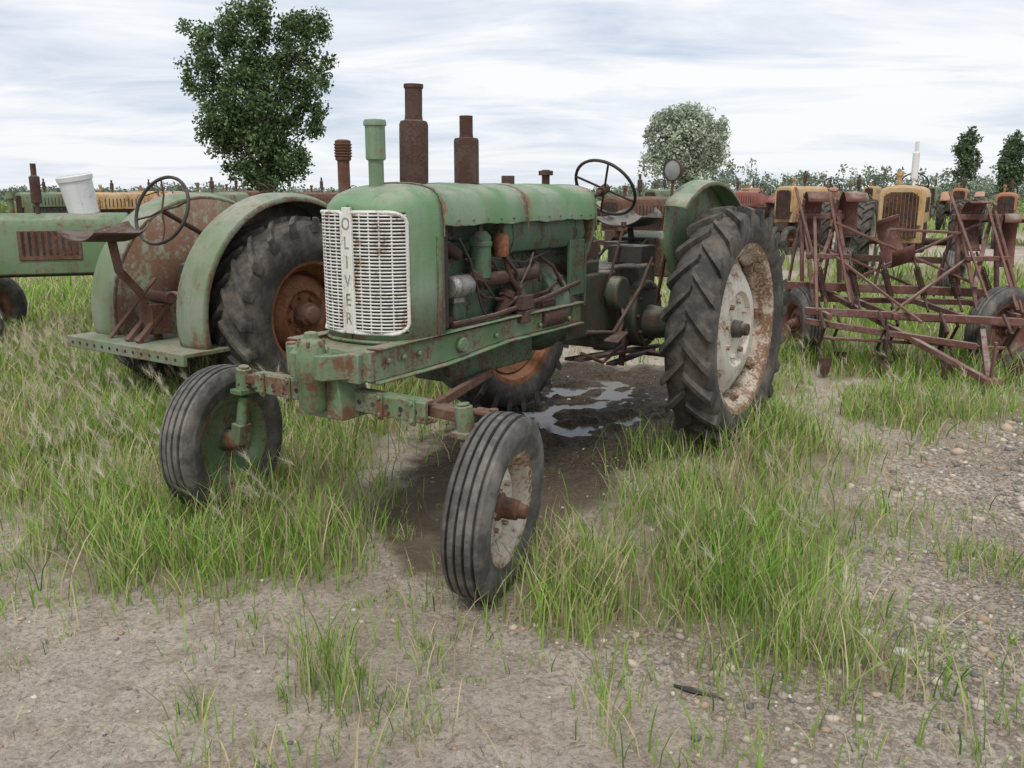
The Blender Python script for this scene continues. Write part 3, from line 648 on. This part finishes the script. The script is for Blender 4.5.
# ------------------------------------------------------------------ noise + masks
def hsh(ix,iy,s):
    n=(ix.astype(np.int64)*374761393+iy.astype(np.int64)*668265263+s*1442695041)&0x7fffffff
    n=((n^(n>>13))*1274126177)&0x7fffffff
    return ((n^(n>>16))&0xffff)/65535.0
def vn(x,y,sc,s=0):
    x=x*sc;y=y*sc; ix=np.floor(x);iy=np.floor(y);fx=x-ix;fy=y-iy; fx=fx*fx*(3-2*fx);fy=fy*fy*(3-2*fy)
    a=hsh(ix,iy,s);b=hsh(ix+1,iy,s);c=hsh(ix,iy+1,s);d=hsh(ix+1,iy+1,s)
    return (a*(1-fx)+b*fx)*(1-fy)+(c*(1-fx)+d*fx)*fy
def fbm(x,y,sc,s=0,o=4):
    t=0;a=.5;n=0
    for k in range(o): t=t+a*vn(x,y,sc*2**k,s+k*17); n+=a; a*=.5
    return t/n
def pmask(x,y,poly,soft):
    x=np.asarray(x,float);y=np.asarray(y,float); ins=np.zeros(x.shape,bool); dm=np.full(x.shape,1e9); n=len(poly)
    for i in range(n):
        x1,y1=poly[i];x2,y2=poly[(i+1)%n]
        c=((y1>y)!=(y2>y))&(x<(x2-x1)*(y-y1)/((y2-y1) if y2!=y1 else 1e-9)+x1); ins^=c
        dx,dy=x2-x1,y2-y1; t=np.clip(((x-x1)*dx+(y-y1)*dy)/(dx*dx+dy*dy),0,1)
        dm=np.minimum(dm,np.hypot(x-x1-t*dx,y-y1-t*dy))
    sd=np.where(ins,dm,-dm); t=np.clip(sd/soft*.5+.5,0,1); return t*t*(3-2*t)
PA=[(-2.9,4.35),(-2.1,3.6),(-1.5,3.2),(-.9,3.2),(-.68,3.7),(-.5,4.5),(-.5,5.6),(-.45,7.2),(-.3,9.5),(-30,18),(-30,7),(-6,5.0)]
PB=[(.06,3.15),(.18,2.85),(.55,2.9),(.80,2.6),(1.05,2.55),(1.30,3.0),(1.52,3.6),(1.9,4.6),(3.1,5.8),(5.6,8.6),(2.9,9.2),(1.95,7.2),(1.15,5.2),(.62,4.6),(.32,3.8)]
PM=[(-.75,4.1),(-.4,3.25),(-.05,3.3),(.2,3.8),(.55,4.6),(1.1,5.2),(1.6,7.1),(.6,8.0),(.0,7.6),(-.35,5.8),(-.45,4.7)]
PW=[(.12,5.9),(.4,5.55),(.85,5.8),(1.12,6.6),(.95,7.3),(.5,7.2),(.15,6.7)]
def masks(x,y):
    wx=x+(fbm(x,y,1.3,3)-.5)*.7; wy=y+(fbm(x,y,1.3,9)-.5)*.7
    ga=pmask(wx,wy,PA,.45); gb=pmask(wx,wy,PB,.5); mud=pmask(wx,wy,PM,.35); 
    far=np.clip((y-8.2)/1.5,0,1)*np.clip((fbm(x,y,.22,31)-.38)*8,0,1)
    far=np.maximum(far,np.clip((y-28)/10,0,1))
    gb2=gb*np.clip((fbm(x,y,1.9,55)-.35)*6,0.18,1); ga2=ga*np.clip((fbm(x,y,1.7,58)-.28)*5,0.5,1)
    grass=np.maximum(np.maximum(ga2,gb2),far)
    sparse=np.clip((fbm(x,y,2.2,41)-.54)*6,0,1)*.25
    grass=np.maximum(grass,sparse*(1-mud)*(y<9))
    grass=grass*(1-np.clip(mud*1.3,0,1)*.93)
    wat=pmask(x+(fbm(x,y,3,61)-.5)*.5,y+(fbm(x,y,3,67)-.5)*.8,PW,.15)*np.clip((fbm(x,y,2.6,71)-.36)*9,0,1)
    grav=np.clip(pmask(wx,wy,[(.1,2.9),(.7,2.3),(1.4,2.2),(2.6,2.8),(6,5),(8,9),(5,8.4),(2.6,5.2),(1.6,3.2)],.5),0,1)
    return grass,mud,grav,wat
def gz(x,y):
    g,m,gr,w=masks(x,y); near=np.exp(-np.maximum(0,np.hypot(x,y)-14)/10)
    z=(fbm(x,y,.5,5)-.5)*.08+(fbm(x,y,3,6)-.5)*.035+(fbm(x,y,14,7)-.5)*.018*(1+2.5*m)+(fbm(x,y,5,12)-.5)*.06*m
    z=z*near*(1-.4*w)+g*.02-w*.045-m*.012
    return z
def axis(lo,hi,step,far):
    a=list(np.arange(lo,hi,step)); s=step; v=a[-1]; 
    while v<far: s*=1.22; v+=s; a.append(v)
    b=[];s=step;v=a[0]
    while v>-far: s*=1.22; v-=s; b.append(v)
    return np.array(b[::-1]+a)
xs=axis(-5,5,.028,2500); ys=axis(1.2,9.0,.028,2500)
X,Y=np.meshgrid(xs,ys); shp=X.shape; Xf=X.ravel();Yf=Y.ravel(); g_,m_,gr_,w_=masks(Xf,Yf); Zf=gz(Xf,Yf)
nx=shp[1];ny=shp[0]
idx=np.arange(nx*ny).reshape(ny,nx); F=np.stack([idx[:-1,:-1],idx[:-1,1:],idx[1:,1:],idx[1:,:-1]],-1).reshape(-1,4)
def npmesh(name,V,F,cols=None,mat=None,attr='col',smooth=False,parent=None):
    me=bpy.data.meshes.new(name); me.vertices.add(len(V)); me.vertices.foreach_set('co',V.astype(np.float32).ravel())
    k=F.shape[1]; me.loops.add(F.size); me.loops.foreach_set('vertex_index',F.astype(np.int32).ravel()); me.polygons.add(len(F))
    me.polygons.foreach_set('loop_start',np.arange(0,F.size,k,dtype=np.int32))
    me.polygons.foreach_set('use_smooth',np.full(len(F),smooth))
    me.update(calc_edges=True); me.validate()
    if cols is not None:
        a=me.color_attributes.new(attr,'FLOAT_COLOR','POINT'); c=np.ones((len(V),4),np.float32); c[:,:3]=cols; a.data.foreach_set('color',c.ravel())
    if mat: me.materials.append(mat)
    o=link(bpy.data.objects.new(name,me)); 
    if parent:o.parent=parent
    return o
def groundmat():
    m,nt,b,out=newmat('dirt_ground'); g=G(nt); c=g.coord('Object')
    a=g.n('ShaderNodeAttribute',attribute_name='mask'); sp=g.n('ShaderNodeSeparateColor'); g.l(a.outputs['Color'],sp.inputs[0])
    n1=g.noise(c,1.1,8,.65); n2=g.noise(c,7,8,.72); n3=g.noise(c,45,6,.75); n4=g.noise(c,200,3,.6)
    v2=g.n('ShaderNodeTexVoronoi'); g.l(c,v2.inputs['Vector']); v2.inputs['Scale'].default_value=75
    dirt=g.mix(g.smooth(n1,.35,.65),(.43,.36,.295),(.62,.545,.465)); dirt=g.mix(g.math('MULTIPLY',g.smooth(n2,.47,.62),.6),dirt,(.34,.27,.205))
    dirt=g.mix(g.math('MULTIPLY',g.smooth(n3,.50,.64),.7),dirt,(.22,.175,.135)); dirt=g.mix(g.math('MULTIPLY',g.smooth(n4,.53,.68),.6),dirt,(.70,.64,.57))
    bw=g.n('ShaderNodeSeparateColor'); g.l(v2.outputs['Color'],bw.inputs[0])
    sc=g.mix(bw.outputs[0],(.17,.14,.12),(.64,.58,.50)); sc=g.mix(g.math('MULTIPLY',bw.outputs[1],.5),sc,(.38,.28,.20))
    edge=g.smooth(v2.outputs['Distance'],.25,.55)
    sc=g.mix(edge,sc,(.22,.18,.145))
    gf=g.math('MULTIPLY',g.math('ADD',g.math('MULTIPLY',sp.outputs[2],.65),.30),g.smooth(bw.outputs[2],.45,.6))
    col=g.mix(gf,dirt,sc)
    soil=g.mix(n3,(.15,.125,.075),(.40,.34,.22))
    field=g.mix(n1,(.16,.19,.07),(.25,.28,.12))
    cam=g.n('ShaderNodeNewGeometry'); sx=g.n('ShaderNodeSeparateXYZ'); g.l(cam.outputs['Position'],sx.inputs[0])
    soil=g.mix(g.smooth(sx.outputs[1],9,24),soil,field)
    col=g.mix(g.math('MULTIPLY',g.smooth(sp.outputs[0],.15,.8),.85),col,soil)
    mudc=g.mix(g.smooth(n3,.35,.7),(.035,.026,.018),(.14,.105,.07)); mf=g.smooth(g.math('ADD',sp.outputs[1],g.math('MULTIPLY',g.math('SUBTRACT',n2,.5),.9)),.2,.7)
    wet=g.smooth(sx.outputs[1],3.8,5.0); mudc=g.mix(wet,g.mix(n3,(.11,.085,.058),(.24,.19,.14)),mudc)
    col=g.mix(mf,col,mudc); g.l(col,b.inputs['Base Color'])
    g.l(g.math('SUBTRACT',.95,g.math('MULTIPLY',g.math('MULTIPLY',mf,wet),.30)),b.inputs['Roughness']); b.inputs['Specular IOR Level'].default_value=.22
    h=g.math('ADD',g.math('MULTIPLY',n2,1.8),g.math('ADD',g.math('MULTIPLY',n3,1.0),g.math('MULTIPLY',g.math('MULTIPLY',g.math('SUBTRACT',1,v2.outputs['Distance']),gf),.6)))
    g.l(g.bump(h,.95,.025),b.inputs['Normal']); return m
mk=np.stack([g_,m_,gr_],-1)
npmesh('ground',np.stack([Xf,Yf,Zf],-1),F,mk,groundmat(),'mask',True)
m,nt,b,out=newmat('puddle_water'); g=G(nt); b.inputs['Base Color'].default_value=(.09,.07,.045,1); b.inputs['Roughness'].default_value=.16; b.inputs['IOR'].default_value=1.33; b.inputs['Specular IOR Level'].default_value=.35
g.l(g.bump(g.noise(g.coord('Object'),14,2,.5),.10,.01),b.inputs['Normal'])
wl=float(np.percentile(Zf[w_>.5],66))
th=np.linspace(0,2*math.pi,49)[:-1]
mbw=MB(); mbw.add([(.63+.60*math.cos(t),6.4+.95*math.sin(t),wl) for t in th],[tuple(range(48))]); mbw.make('puddle',None,m)
# ------------------------------------------------------------------ grass
def blades(name,px,py,h,wd,cols,lean=.45,seg=3):
    n=len(px); pz=gz(px,py)-.01; az=rng.uniform(0,2*math.pi,n); ln=h*rng.uniform(.1,1,n)*lean; fa=az+rng.uniform(-1,1,n)+math.pi/2
    V=np.zeros((n,2*seg+1,3)); dx=np.cos(az)*ln;dy=np.sin(az)*ln; sx=np.cos(fa)*wd/2; sy=np.sin(fa)*wd/2
    for k in range(seg):
        t=k/seg; ww=(1-t*.45); bx=px+dx*t**1.8; by=py+dy*t**1.8; bz=pz+h*t*(1-.15*t)
        V[:,2*k]=np.stack([bx-sx*ww,by-sy*ww,bz],-1); V[:,2*k+1]=np.stack([bx+sx*ww,by+sy*ww,bz],-1)
    V[:,2*seg]=np.stack([px+dx,py+dy,pz+h*.85],-1)
    base=(np.arange(n)*(2*seg+1))[:,None]; Fs=[]
    for k in range(seg-1): Fs.append(base+np.array([[2*k,2*k+1,2*k+3],]) ); Fs.append(base+np.array([[2*k,2*k+3,2*k+2]]))
    Fs.append(base+np.array([[2*seg-2,2*seg-1,2*seg]]))
    F=np.concatenate(Fs,0); C_=np.repeat(cols[:,None,:],2*seg+1,1)
    return V.reshape(-1,3),F,C_.reshape(-1,3)
def gcol(n,dry,px,py):
    gA=np.array([.17,.30,.045]);gB=np.array([.35,.52,.11]);d=np.array([.58,.50,.31]);gC=np.array([.10,.20,.045])
    t=rng.random((n,1)); c=gA*(1-t)+gB*t; k=rng.random(n)<.12; c[k]=gC
    pn=fbm(px,py,.9,88); dr=rng.random(n)<(dry*(.4+1.8*np.clip(pn-.25,0,1))); c[dr]=d*rng.uniform(.6,1.15,(dr.sum(),1)); return c
def sample(N,x0,x1,y0,y1,fn):
    x=rng.uniform(x0,x1,N);y=rng.uniform(y0,y1,N); k=(np.abs(x)<y*.70+.9); x=x[k];y=y[k]; p=fn(x,y); k=rng.random(len(x))<p; return x[k],y[k]
def dens(x,y):
    g,m,gr,w=masks(x,y); d=np.hypot(x,y); cl=np.clip((fbm(x,y,6,77,2)-.28)*3.5,.12,1); return g*cl*np.minimum(1,(4/d)**1.3)
x1,y1=sample(880000,-9,8,2.0,14,dens)
n=len(x1); d=np.hypot(x1,y1)
hn=.38+1.25*fbm(x1,y1,1.4,91)*(.5+.5*masks(x1,y1)[0])
hh=rng.uniform(.06,.33,n)*hn*np.where(x1<-.3,1.2,1.0)
V1,F1,C1=blades('',x1,y1,hh,rng.uniform(.0035,.0075,n)*np.clip(d/4.2,1,3.4),gcol(n,.42,x1,y1),.75)
npmesh('grass',V1,F1,C1,M['blade'])
print('blades',n)
x2,y2=sample(160000,-40,45,13,70,lambda x,y:masks(x,y)[0]*np.minimum(1,(14/np.hypot(x,y))**1.2))
n=len(x2); V2,F2,C2=blades('',x2,y2,rng.uniform(.15,.45,n),rng.uniform(.02,.05,n)*np.clip(np.hypot(x2,y2)/25,1,3),gcol(n,.3,x2,y2),.6,2)
npmesh('far_grass',V2,F2,C2,M['blade'])
tx=[];ty=[];thh=[]
tl=[(-.60,2.55,110,.38,.05),(-.50,2.42,70,.28,.06),(-.25,2.6,40,.16,.06),(.80,3.0,260,.36,.12),(.95,2.65,200,.26,.12),(.30,3.1,160,.30,.08),(.18,2.95,100,.24,.07),(1.0,3.6,240,.36,.15),(-.35,3.05,50,.12,.08),(.65,4.0,200,.34,.12),(-.30,2.25,70,.16,.08),(-.68,2.15,60,.16,.08),(-1.2,3.35,200,.30,.15),(1.5,2.75,30,.1,.05),(1.9,3.5,60,.15,.08),(3.15,5.9,500,.32,.2),(-.95,2.7,25,.10,.05),(-1.6,2.6,25,.08,.05),(-.05,4.2,60,.18,.1),(.9,5.0,200,.3,.15),(2.0,3.4,160,.14,.10)]
r2=random.Random(5)
for i in range(190):
    x_=r2.uniform(-2.6,2.8); y_=r2.uniform(2.1,4.2); tl.append((x_,y_,r2.randint(6,26),r2.uniform(.03,.13),r2.uniform(.015,.04)))
for (cx,cy,n,h,r) in tl:
    tx.append(rng.normal(cx,r,n));ty.append(rng.normal(cy,r,n));thh.append(rng.uniform(.4,1,n)*h)
tx=np.concatenate(tx);ty=np.concatenate(ty);thh=np.concatenate(thh);n=len(tx)
V3,F3,C3=blades('',tx,ty,thh,rng.uniform(.003,.006,n),gcol(n,.3,tx,ty),.7,4); npmesh('grass_tufts',V3,F3,C3,M['blade'])
x4,y4=sample(80000,-5,6,1.8,8,lambda x,y:(.18+.3*masks(x,y)[0])*np.minimum(1,(3/np.hypot(x,y))**1.5)); n=len(x4)
L_=rng.uniform(.012,.08,n);a=rng.uniform(0,6.28,n); z=gz(x4,y4); ux=np.cos(a);uy=np.sin(a); w=.0011+.0008*rng.random(n)
V=np.stack([np.stack([x4-uy*w,y4+ux*w,z+.003],-1),np.stack([x4+uy*w,y4-ux*w,z+.003],-1),np.stack([x4+ux*L_,y4+uy*L_,z+.006+.012*rng.random(n)],-1)],1)
Fq=np.arange(3*n).reshape(n,3); cc=np.repeat((np.array([.48,.39,.26])*rng.uniform(.25,1.2,(n,1)))[:,None,:],3,1).reshape(-1,3); npmesh('straw_litter',V.reshape(-1,3),Fq,cc,M['blade'])
def foxd(x,y): return masks(x,y)[0]*np.clip((fbm(x,y,1.4,101)-.43)*6,0,1)*np.where(x<-.8,1,.28)
x5,y5=sample(5600,-5,3,2.6,8,foxd); n=len(x5); print('fox',n)
hz=gz(x5,y5)+rng.uniform(.16,.36,n); dirx=rng.normal(0,.5,n)-.4; diry=rng.normal(0,.5,n)-.1; 
nh=24
bx=np.repeat(x5,nh);by=np.repeat(y5,nh);bz=np.repeat(hz,nh); t=np.tile(np.linspace(0,1,nh),n); Lh=.055
dxx=np.repeat(dirx,nh);dyy=np.repeat(diry,nh); dn=np.sqrt(dxx**2+dyy**2+1); dxx/=dn;dyy/=dn;dzz=1/dn
sx_=bx+dxx*t*Lh; sy_=by+dyy*t*Lh; sz_=bz+dzz*t*Lh
N=n*nh; rx=rng.normal(0,1,N);ry=rng.normal(0,1,N);rz_=rng.normal(0,1,N); rn=np.sqrt(rx**2+ry**2+rz_**2)
hl=rng.uniform(.035,.06,N); ex=sx_+(dxx*1.3+rx/rn*.75)*hl*.8; ey=sy_+(dyy*1.3+ry/rn*.75)*hl*.8; ez=sz_+(dzz*1.1+rz_/rn*.75)*hl*.8
wv=.0009
V=np.stack([np.stack([sx_-wv,sy_,sz_],-1),np.stack([sx_+wv,sy_,sz_+wv],-1),np.stack([ex,ey,ez],-1)],1).reshape(-1,3)
cc=np.repeat((np.array([.66,.60,.46])*rng.uniform(.65,1.15,(N,1)))[:,None,:],3,1).reshape(-1,3)
Vs,Fs_,Cs_=blades('',x5,y5,hz-gz(x5,y5)+.03,np.full(n,.002),np.tile(np.array([.35,.34,.16]),(n,1)),.05,3)
o=len(V); npmesh('foxtail_barley',np.concatenate([V,Vs]),np.concatenate([np.arange(3*N).reshape(N,3),Fs_+o]),np.concatenate([cc,Cs_]),M['blade'])
# ------------------------------------------------------------------ stones
bm=bmesh.new(); bmesh.ops.create_icosphere(bm,subdivisions=1,radius=1); iv=np.array([v.co[:] for v in bm.verts]); ifc=np.array([[v.index for v in f.verts] for f in bm.faces]); bm.free()
def std(x,y):
    g,m,gr,w=masks(x,y); d=np.hypot(x,y); return (.22+1.0*gr*np.clip((fbm(x,y,1.6,120)-.22)*3,.2,1))*(1-g*.6)*(1-m*.6)*np.minimum(1,(3/d)**1.2)
x6,y6=sample(110000,-5,9,1.8,11,std); n=len(x6); print('stones',n)
s=np.clip(rng.lognormal(math.log(.0060),.60,n),.003,.024)*np.clip(np.hypot(x6,y6)/4,1,1.8)*np.where(masks(x6,y6)[2]>.3,1.25,.75)
rv=rng.uniform(.6,1.2,(n,3)); rv[:,2]*=.6; ang=rng.uniform(0,6.28,n)
P=iv[None]*(1+rng.uniform(-.18,.18,(n,12,1)))*rv[:,None,:]*s[:,None,None]
ca=np.cos(ang)[:,None];sa=np.sin(ang)[:,None]; Xp=P[:,:,0]*ca-P[:,:,1]*sa; Yp=P[:,:,0]*sa+P[:,:,1]*ca
V=np.stack([Xp+x6[:,None],Yp+y6[:,None],P[:,:,2]+(gz(x6,y6)+s*.12)[:,None]],-1).reshape(-1,3)
pal=np.array([[.42,.37,.31],[.30,.25,.20],[.50,.43,.35],[.35,.25,.18],[.20,.19,.18],[.52,.48,.42],[.45,.36,.27]]); cc=pal[rng.integers(0,7,n)]*rng.uniform(.65,1.08,(n,1))
npmesh('gravel',V,(ifc[None]+(np.arange(n)*12)[:,None,None]).reshape(-1,3),np.repeat(cc,12,0),M['stone'],smooth=True)
MB().tube([(.50,2.48,.012),(.55,2.44,.018),(.61,2.42,.012),(.64,2.40,.012)],[.004,.010,.008,.004],6).make('rubber_strip',None,M['black'])
# ------------------------------------------------------------------ trees
def leaves(cent,rad,per,size,colA,colB):
    n=len(cent)*per; c=np.repeat(cent,per,0); off=rng.normal(0,1,(n,3)); off/=np.linalg.norm(off,axis=1)[:,None]; off*=rng.random((n,1))**.55
    p=c+off*np.repeat(rad,per)[:,None]
    d1=rng.normal(0,1,(n,3)); d1/=np.linalg.norm(d1,axis=1)[:,None]; t=rng.normal(0,1,(n,3)); d2=np.cross(d1,t); d2/=np.linalg.norm(d2,axis=1)[:,None]
    s=size*rng.uniform(.6,1.3,(n,1)); V=np.stack([p-d1*s,p+d2*s*.55,p+d1*s,p-d2*s*.55],1).reshape(-1,3)
    br=np.repeat(rng.uniform(.6,1.3,len(cent)),per)[:,None]*rng.uniform(.8,1.2,(n,1)); k=rng.random((n,1)); cc=(np.array(colA)*(1-k)+np.array(colB)*k)*br
    return V,np.arange(4*n).reshape(n,4),np.repeat(cc,4,0)
def tree(name,x,y,blobs,ncl,per,crad,lsize,colA,colB,th,tr,nlimb=26,shell=.45):
    E=empty(name,(x,y,0)); cents=[]
    vol=np.array([b[3]*b[4]*b[5] for b in blobs])**.75; vol/=vol.sum()
    for b,v in zip(blobs,vol):
        k=max(3,int(ncl*v)); d_=rng.normal(0,1,(k,3)); d_/=np.linalg.norm(d_,axis=1)[:,None]; r=(shell+(1-shell)*rng.random((k,1)))**.6
        cents.append(np.array(b[:3])+d_*r*np.array(b[3:6])*.92)
    cents=np.concatenate(cents); V,F_,C_=leaves(cents,crad*rng.uniform(.6,1.3,len(cents)),per,lsize,colA,colB)
    npmesh('crown',V,F_,C_,M['leaf'],parent=E)
    mb=MB(); mb.tube([(0,0,-.1),(.05,0,th*.3),(-.06,.05,th*.6),(.04,0,th)],[tr,tr*.75,tr*.5,tr*.15],10)
    for i in rng.choice(len(cents),min(nlimb,len(cents)),False):
        c=cents[i]; z0=max(.25,min(th*.9,c[2]*.6)); m_=Vector((c[0]*.45,c[1]*.45,z0+(c[2]-z0)*.55)); mb.tube([(0,0,z0*.85),m_,tuple(c)],[tr*.32,tr*.2,tr*.05],6)
    mb.make('trunk_and_limbs',E,M['bark']); return E
TX,TY=at(268,34),34.0
k0=34*.9774/887
def pb(u,v,ru,rv,dy=0):
    h=1.5+34*math.tan(math.atan((384-v)/887)-R(12.2)); return ((u-264)*k0,dy,h,ru*k0,min(ru,40)*k0,rv*k0)
bl=[pb(264,100,42,58),pb(218,50,22,24),pb(252,28,28,26),pb(298,42,26,26),pb(320,30,13,15),pb(208,82,18,18),pb(313,80,18,20),pb(228,118,32,24),pb(303,118,20,22,.5),pb(258,150,32,26),pb(219,140,20,16),pb(285,160,22,20),pb(262,178,22,14),pb(198,26,8,8),pb(268,8,14,12),pb(240,170,16,12),pb(194,66,7,8),pb(328,60,7,8)]
tree('cottonwood_tree',TX,TY,bl,640,54,.38,.078,(.06,.105,.04),(.14,.21,.09),7.2,.16,60)
def pc(u,v,ru,rv,D,cu):
    k=D*.9774/887; h=1.5+D*math.tan(math.atan((384-v)/887)-R(12.2)); return ((u-cu)*k,0,h,ru*k,ru*k*.8,rv*k)
bl=[pc(u,v,ru,rv,60,685) for u,v,ru,rv in ((685,142,32,32),(662,137,18,22),(708,134,18,24),(680,122,24,18),(650,160,12,14),(715,157,10,16),(688,168,30,14))]
tree('russian_olive_tree',at(685,60),60,bl,420,64,.52,.11,(.34,.40,.31),(.50,.55,.45),5.5,.2,20)
for (u,v0,wd) in ((963,127,13),(1012,133,10),(1004,140,8)):
    bl=[pc(u+du,v,w_,8,95,u) for du,v,w_ in ((0,v0+5,wd*.35),(0,v0+14,wd*.75),(-2,v0+24,wd),(1,v0+34,wd),(0,v0+46,wd*.8))]
    tree('poplar_tree',at(u,95),95,bl,90,40,.6,.18,(.07,.115,.065),(.14,.19,.11),4,.2,6,shell=.2)
cs=[];rs=[]
for i in range(3000):
    u=rng.uniform(-120,1150); Yd=rng.uniform(150,210); x=at(u,Yd)
    if u>600: hmax=np.interp(u,[600,640,740,760,800,900,1150],[1.5,2.8,5.6,3.6,4.4,5.2,5.0])
    else: hmax=np.interp(u,[-120,60,340,600],[1.6,1.8,2.0,1.5])
    hmax*=.55+.9*vn(np.array([x]),np.array([0.]),.10,5)[0]
    cs.append((x,Yd,rng.uniform(0,1)**1.3*hmax)); rs.append(1.1)
V,F_,C_=leaves(np.array(cs),np.array(rs),26,.30,(.15,.19,.14),(.22,.265,.20)); npmesh('distant_tree_line',V,F_,C_,M['leaf'])  # leaf colours paled to stand in for distance haze
cs=[];rs=[]
for i in range(700):
    u=rng.uniform(-100,1120); Yd=rng.uniform(50,80); x=at(u,Yd); hm=.3+.7*vn(np.array([x]),np.array([Yd*.2]),.35,8)[0]
    cs.append((x,Yd,rng.uniform(.1,1)*hm)); rs.append(.5)
V,F_,C_=leaves(np.array(cs),np.array(rs),34,.12,(.15,.20,.07),(.25,.31,.13)); npmesh('weed_hedge',V,F_,C_,M['leaf'])
# ------------------------------------------------------------------ sky & light
w=bpy.data.worlds.new('World'); scene.world=w; w.use_nodes=True; nt=w.node_tree; g=G(nt)
for n in list(nt.nodes): nt.nodes.remove(n)
out=g.n('ShaderNodeOutputWorld')
sky=g.n('ShaderNodeTexSky'); sky.sky_type='NISHITA'; sky.sun_disc=False
b1=g.n('ShaderNodeBackground'); g.l(sky.outputs[0],b1.inputs[0]); b1.inputs[1].default_value=.1
tc=g.n('ShaderNodeTexCoord'); sp=g.n('ShaderNodeSeparateXYZ'); g.l(tc.outputs['Generated'],sp.inputs[0])
zz=g.math('ADD',g.math('MAXIMUM',sp.outputs[2],0),.10); cx=g.math('DIVIDE',sp.outputs[0],zz); cy=g.math('DIVIDE',sp.outputs[1],zz)
cb=g.n('ShaderNodeCombineXYZ'); g.l(cx,cb.inputs[0]); g.l(cy,cb.inputs[1])
mp=g.n('ShaderNodeMapping'); g.l(cb.outputs[0],mp.inputs[0]); mp.inputs['Scale'].default_value=(.6,.95,1); mp.inputs['Rotation'].default_value=(0,0,R(10)); mp.inputs['Location'].default_value=(3.1,1.2,0)
na=g.noise(mp.outputs[0],1.1,9,.58,.6); nb=g.noise(mp.outputs[0],.4,4,.5,.3)
f=g.math('ADD',g.math('MULTIPLY',na,.6),g.math('MULTIPLY',nb,.4))
cc=g.n('ShaderNodeValToRGB'); g.l(f,cc.inputs[0]); e=cc.color_ramp.elements
e[0].position=.37; e[0].color=(.50,.58,.71,1); e[1].position=.54; e[1].color=(.94,.95,.96,1)
x=cc.color_ramp.elements.new(.455); x.color=(.71,.765,.85,1)
hz_=g.smooth(sp.outputs[2],.14,.0); colc=g.mix(g.math('MULTIPLY',hz_,.5),cc.outputs[0],(.84,.88,.93))
b2=g.n('ShaderNodeBackground'); g.l(colc,b2.inputs[0]); b2.inputs[1].default_value=1.1
mx=g.n('ShaderNodeMixShader'); mx.inputs[0].default_value=.90; g.l(b1.outputs[0],mx.inputs[1]); g.l(b2.outputs[0],mx.inputs[2]); g.l(mx.outputs[0],out.inputs[0])
sl=bpy.data.lights.new('sun','SUN'); sl.energy=2.1; sl.angle=R(14); sl.color=(1,.95,.87); so=link(bpy.data.objects.new('sun',sl))
dv=Vector((-.15,-.72,1.15)).normalized()
so.rotation_euler=dv.to_track_quat('Z','Y').to_euler(); so.location=(0,0,10)
sky.sun_elevation=math.asin(dv.z); sky.sun_rotation=math.atan2(dv.x,dv.y)
cd=bpy.data.cameras.new('camera'); cd.sensor_width=36; cd.lens=36*887/1024; cd.clip_start=.05; cd.clip_end=6000
co=link(bpy.data.objects.new('camera',cd)); co.location=(0,0,1.5); co.rotation_euler=(R(90-12.2),0,0); scene.camera=co
scene.view_settings.view_transform='Standard'; scene.view_settings.look='None'; scene.view_settings.exposure=0
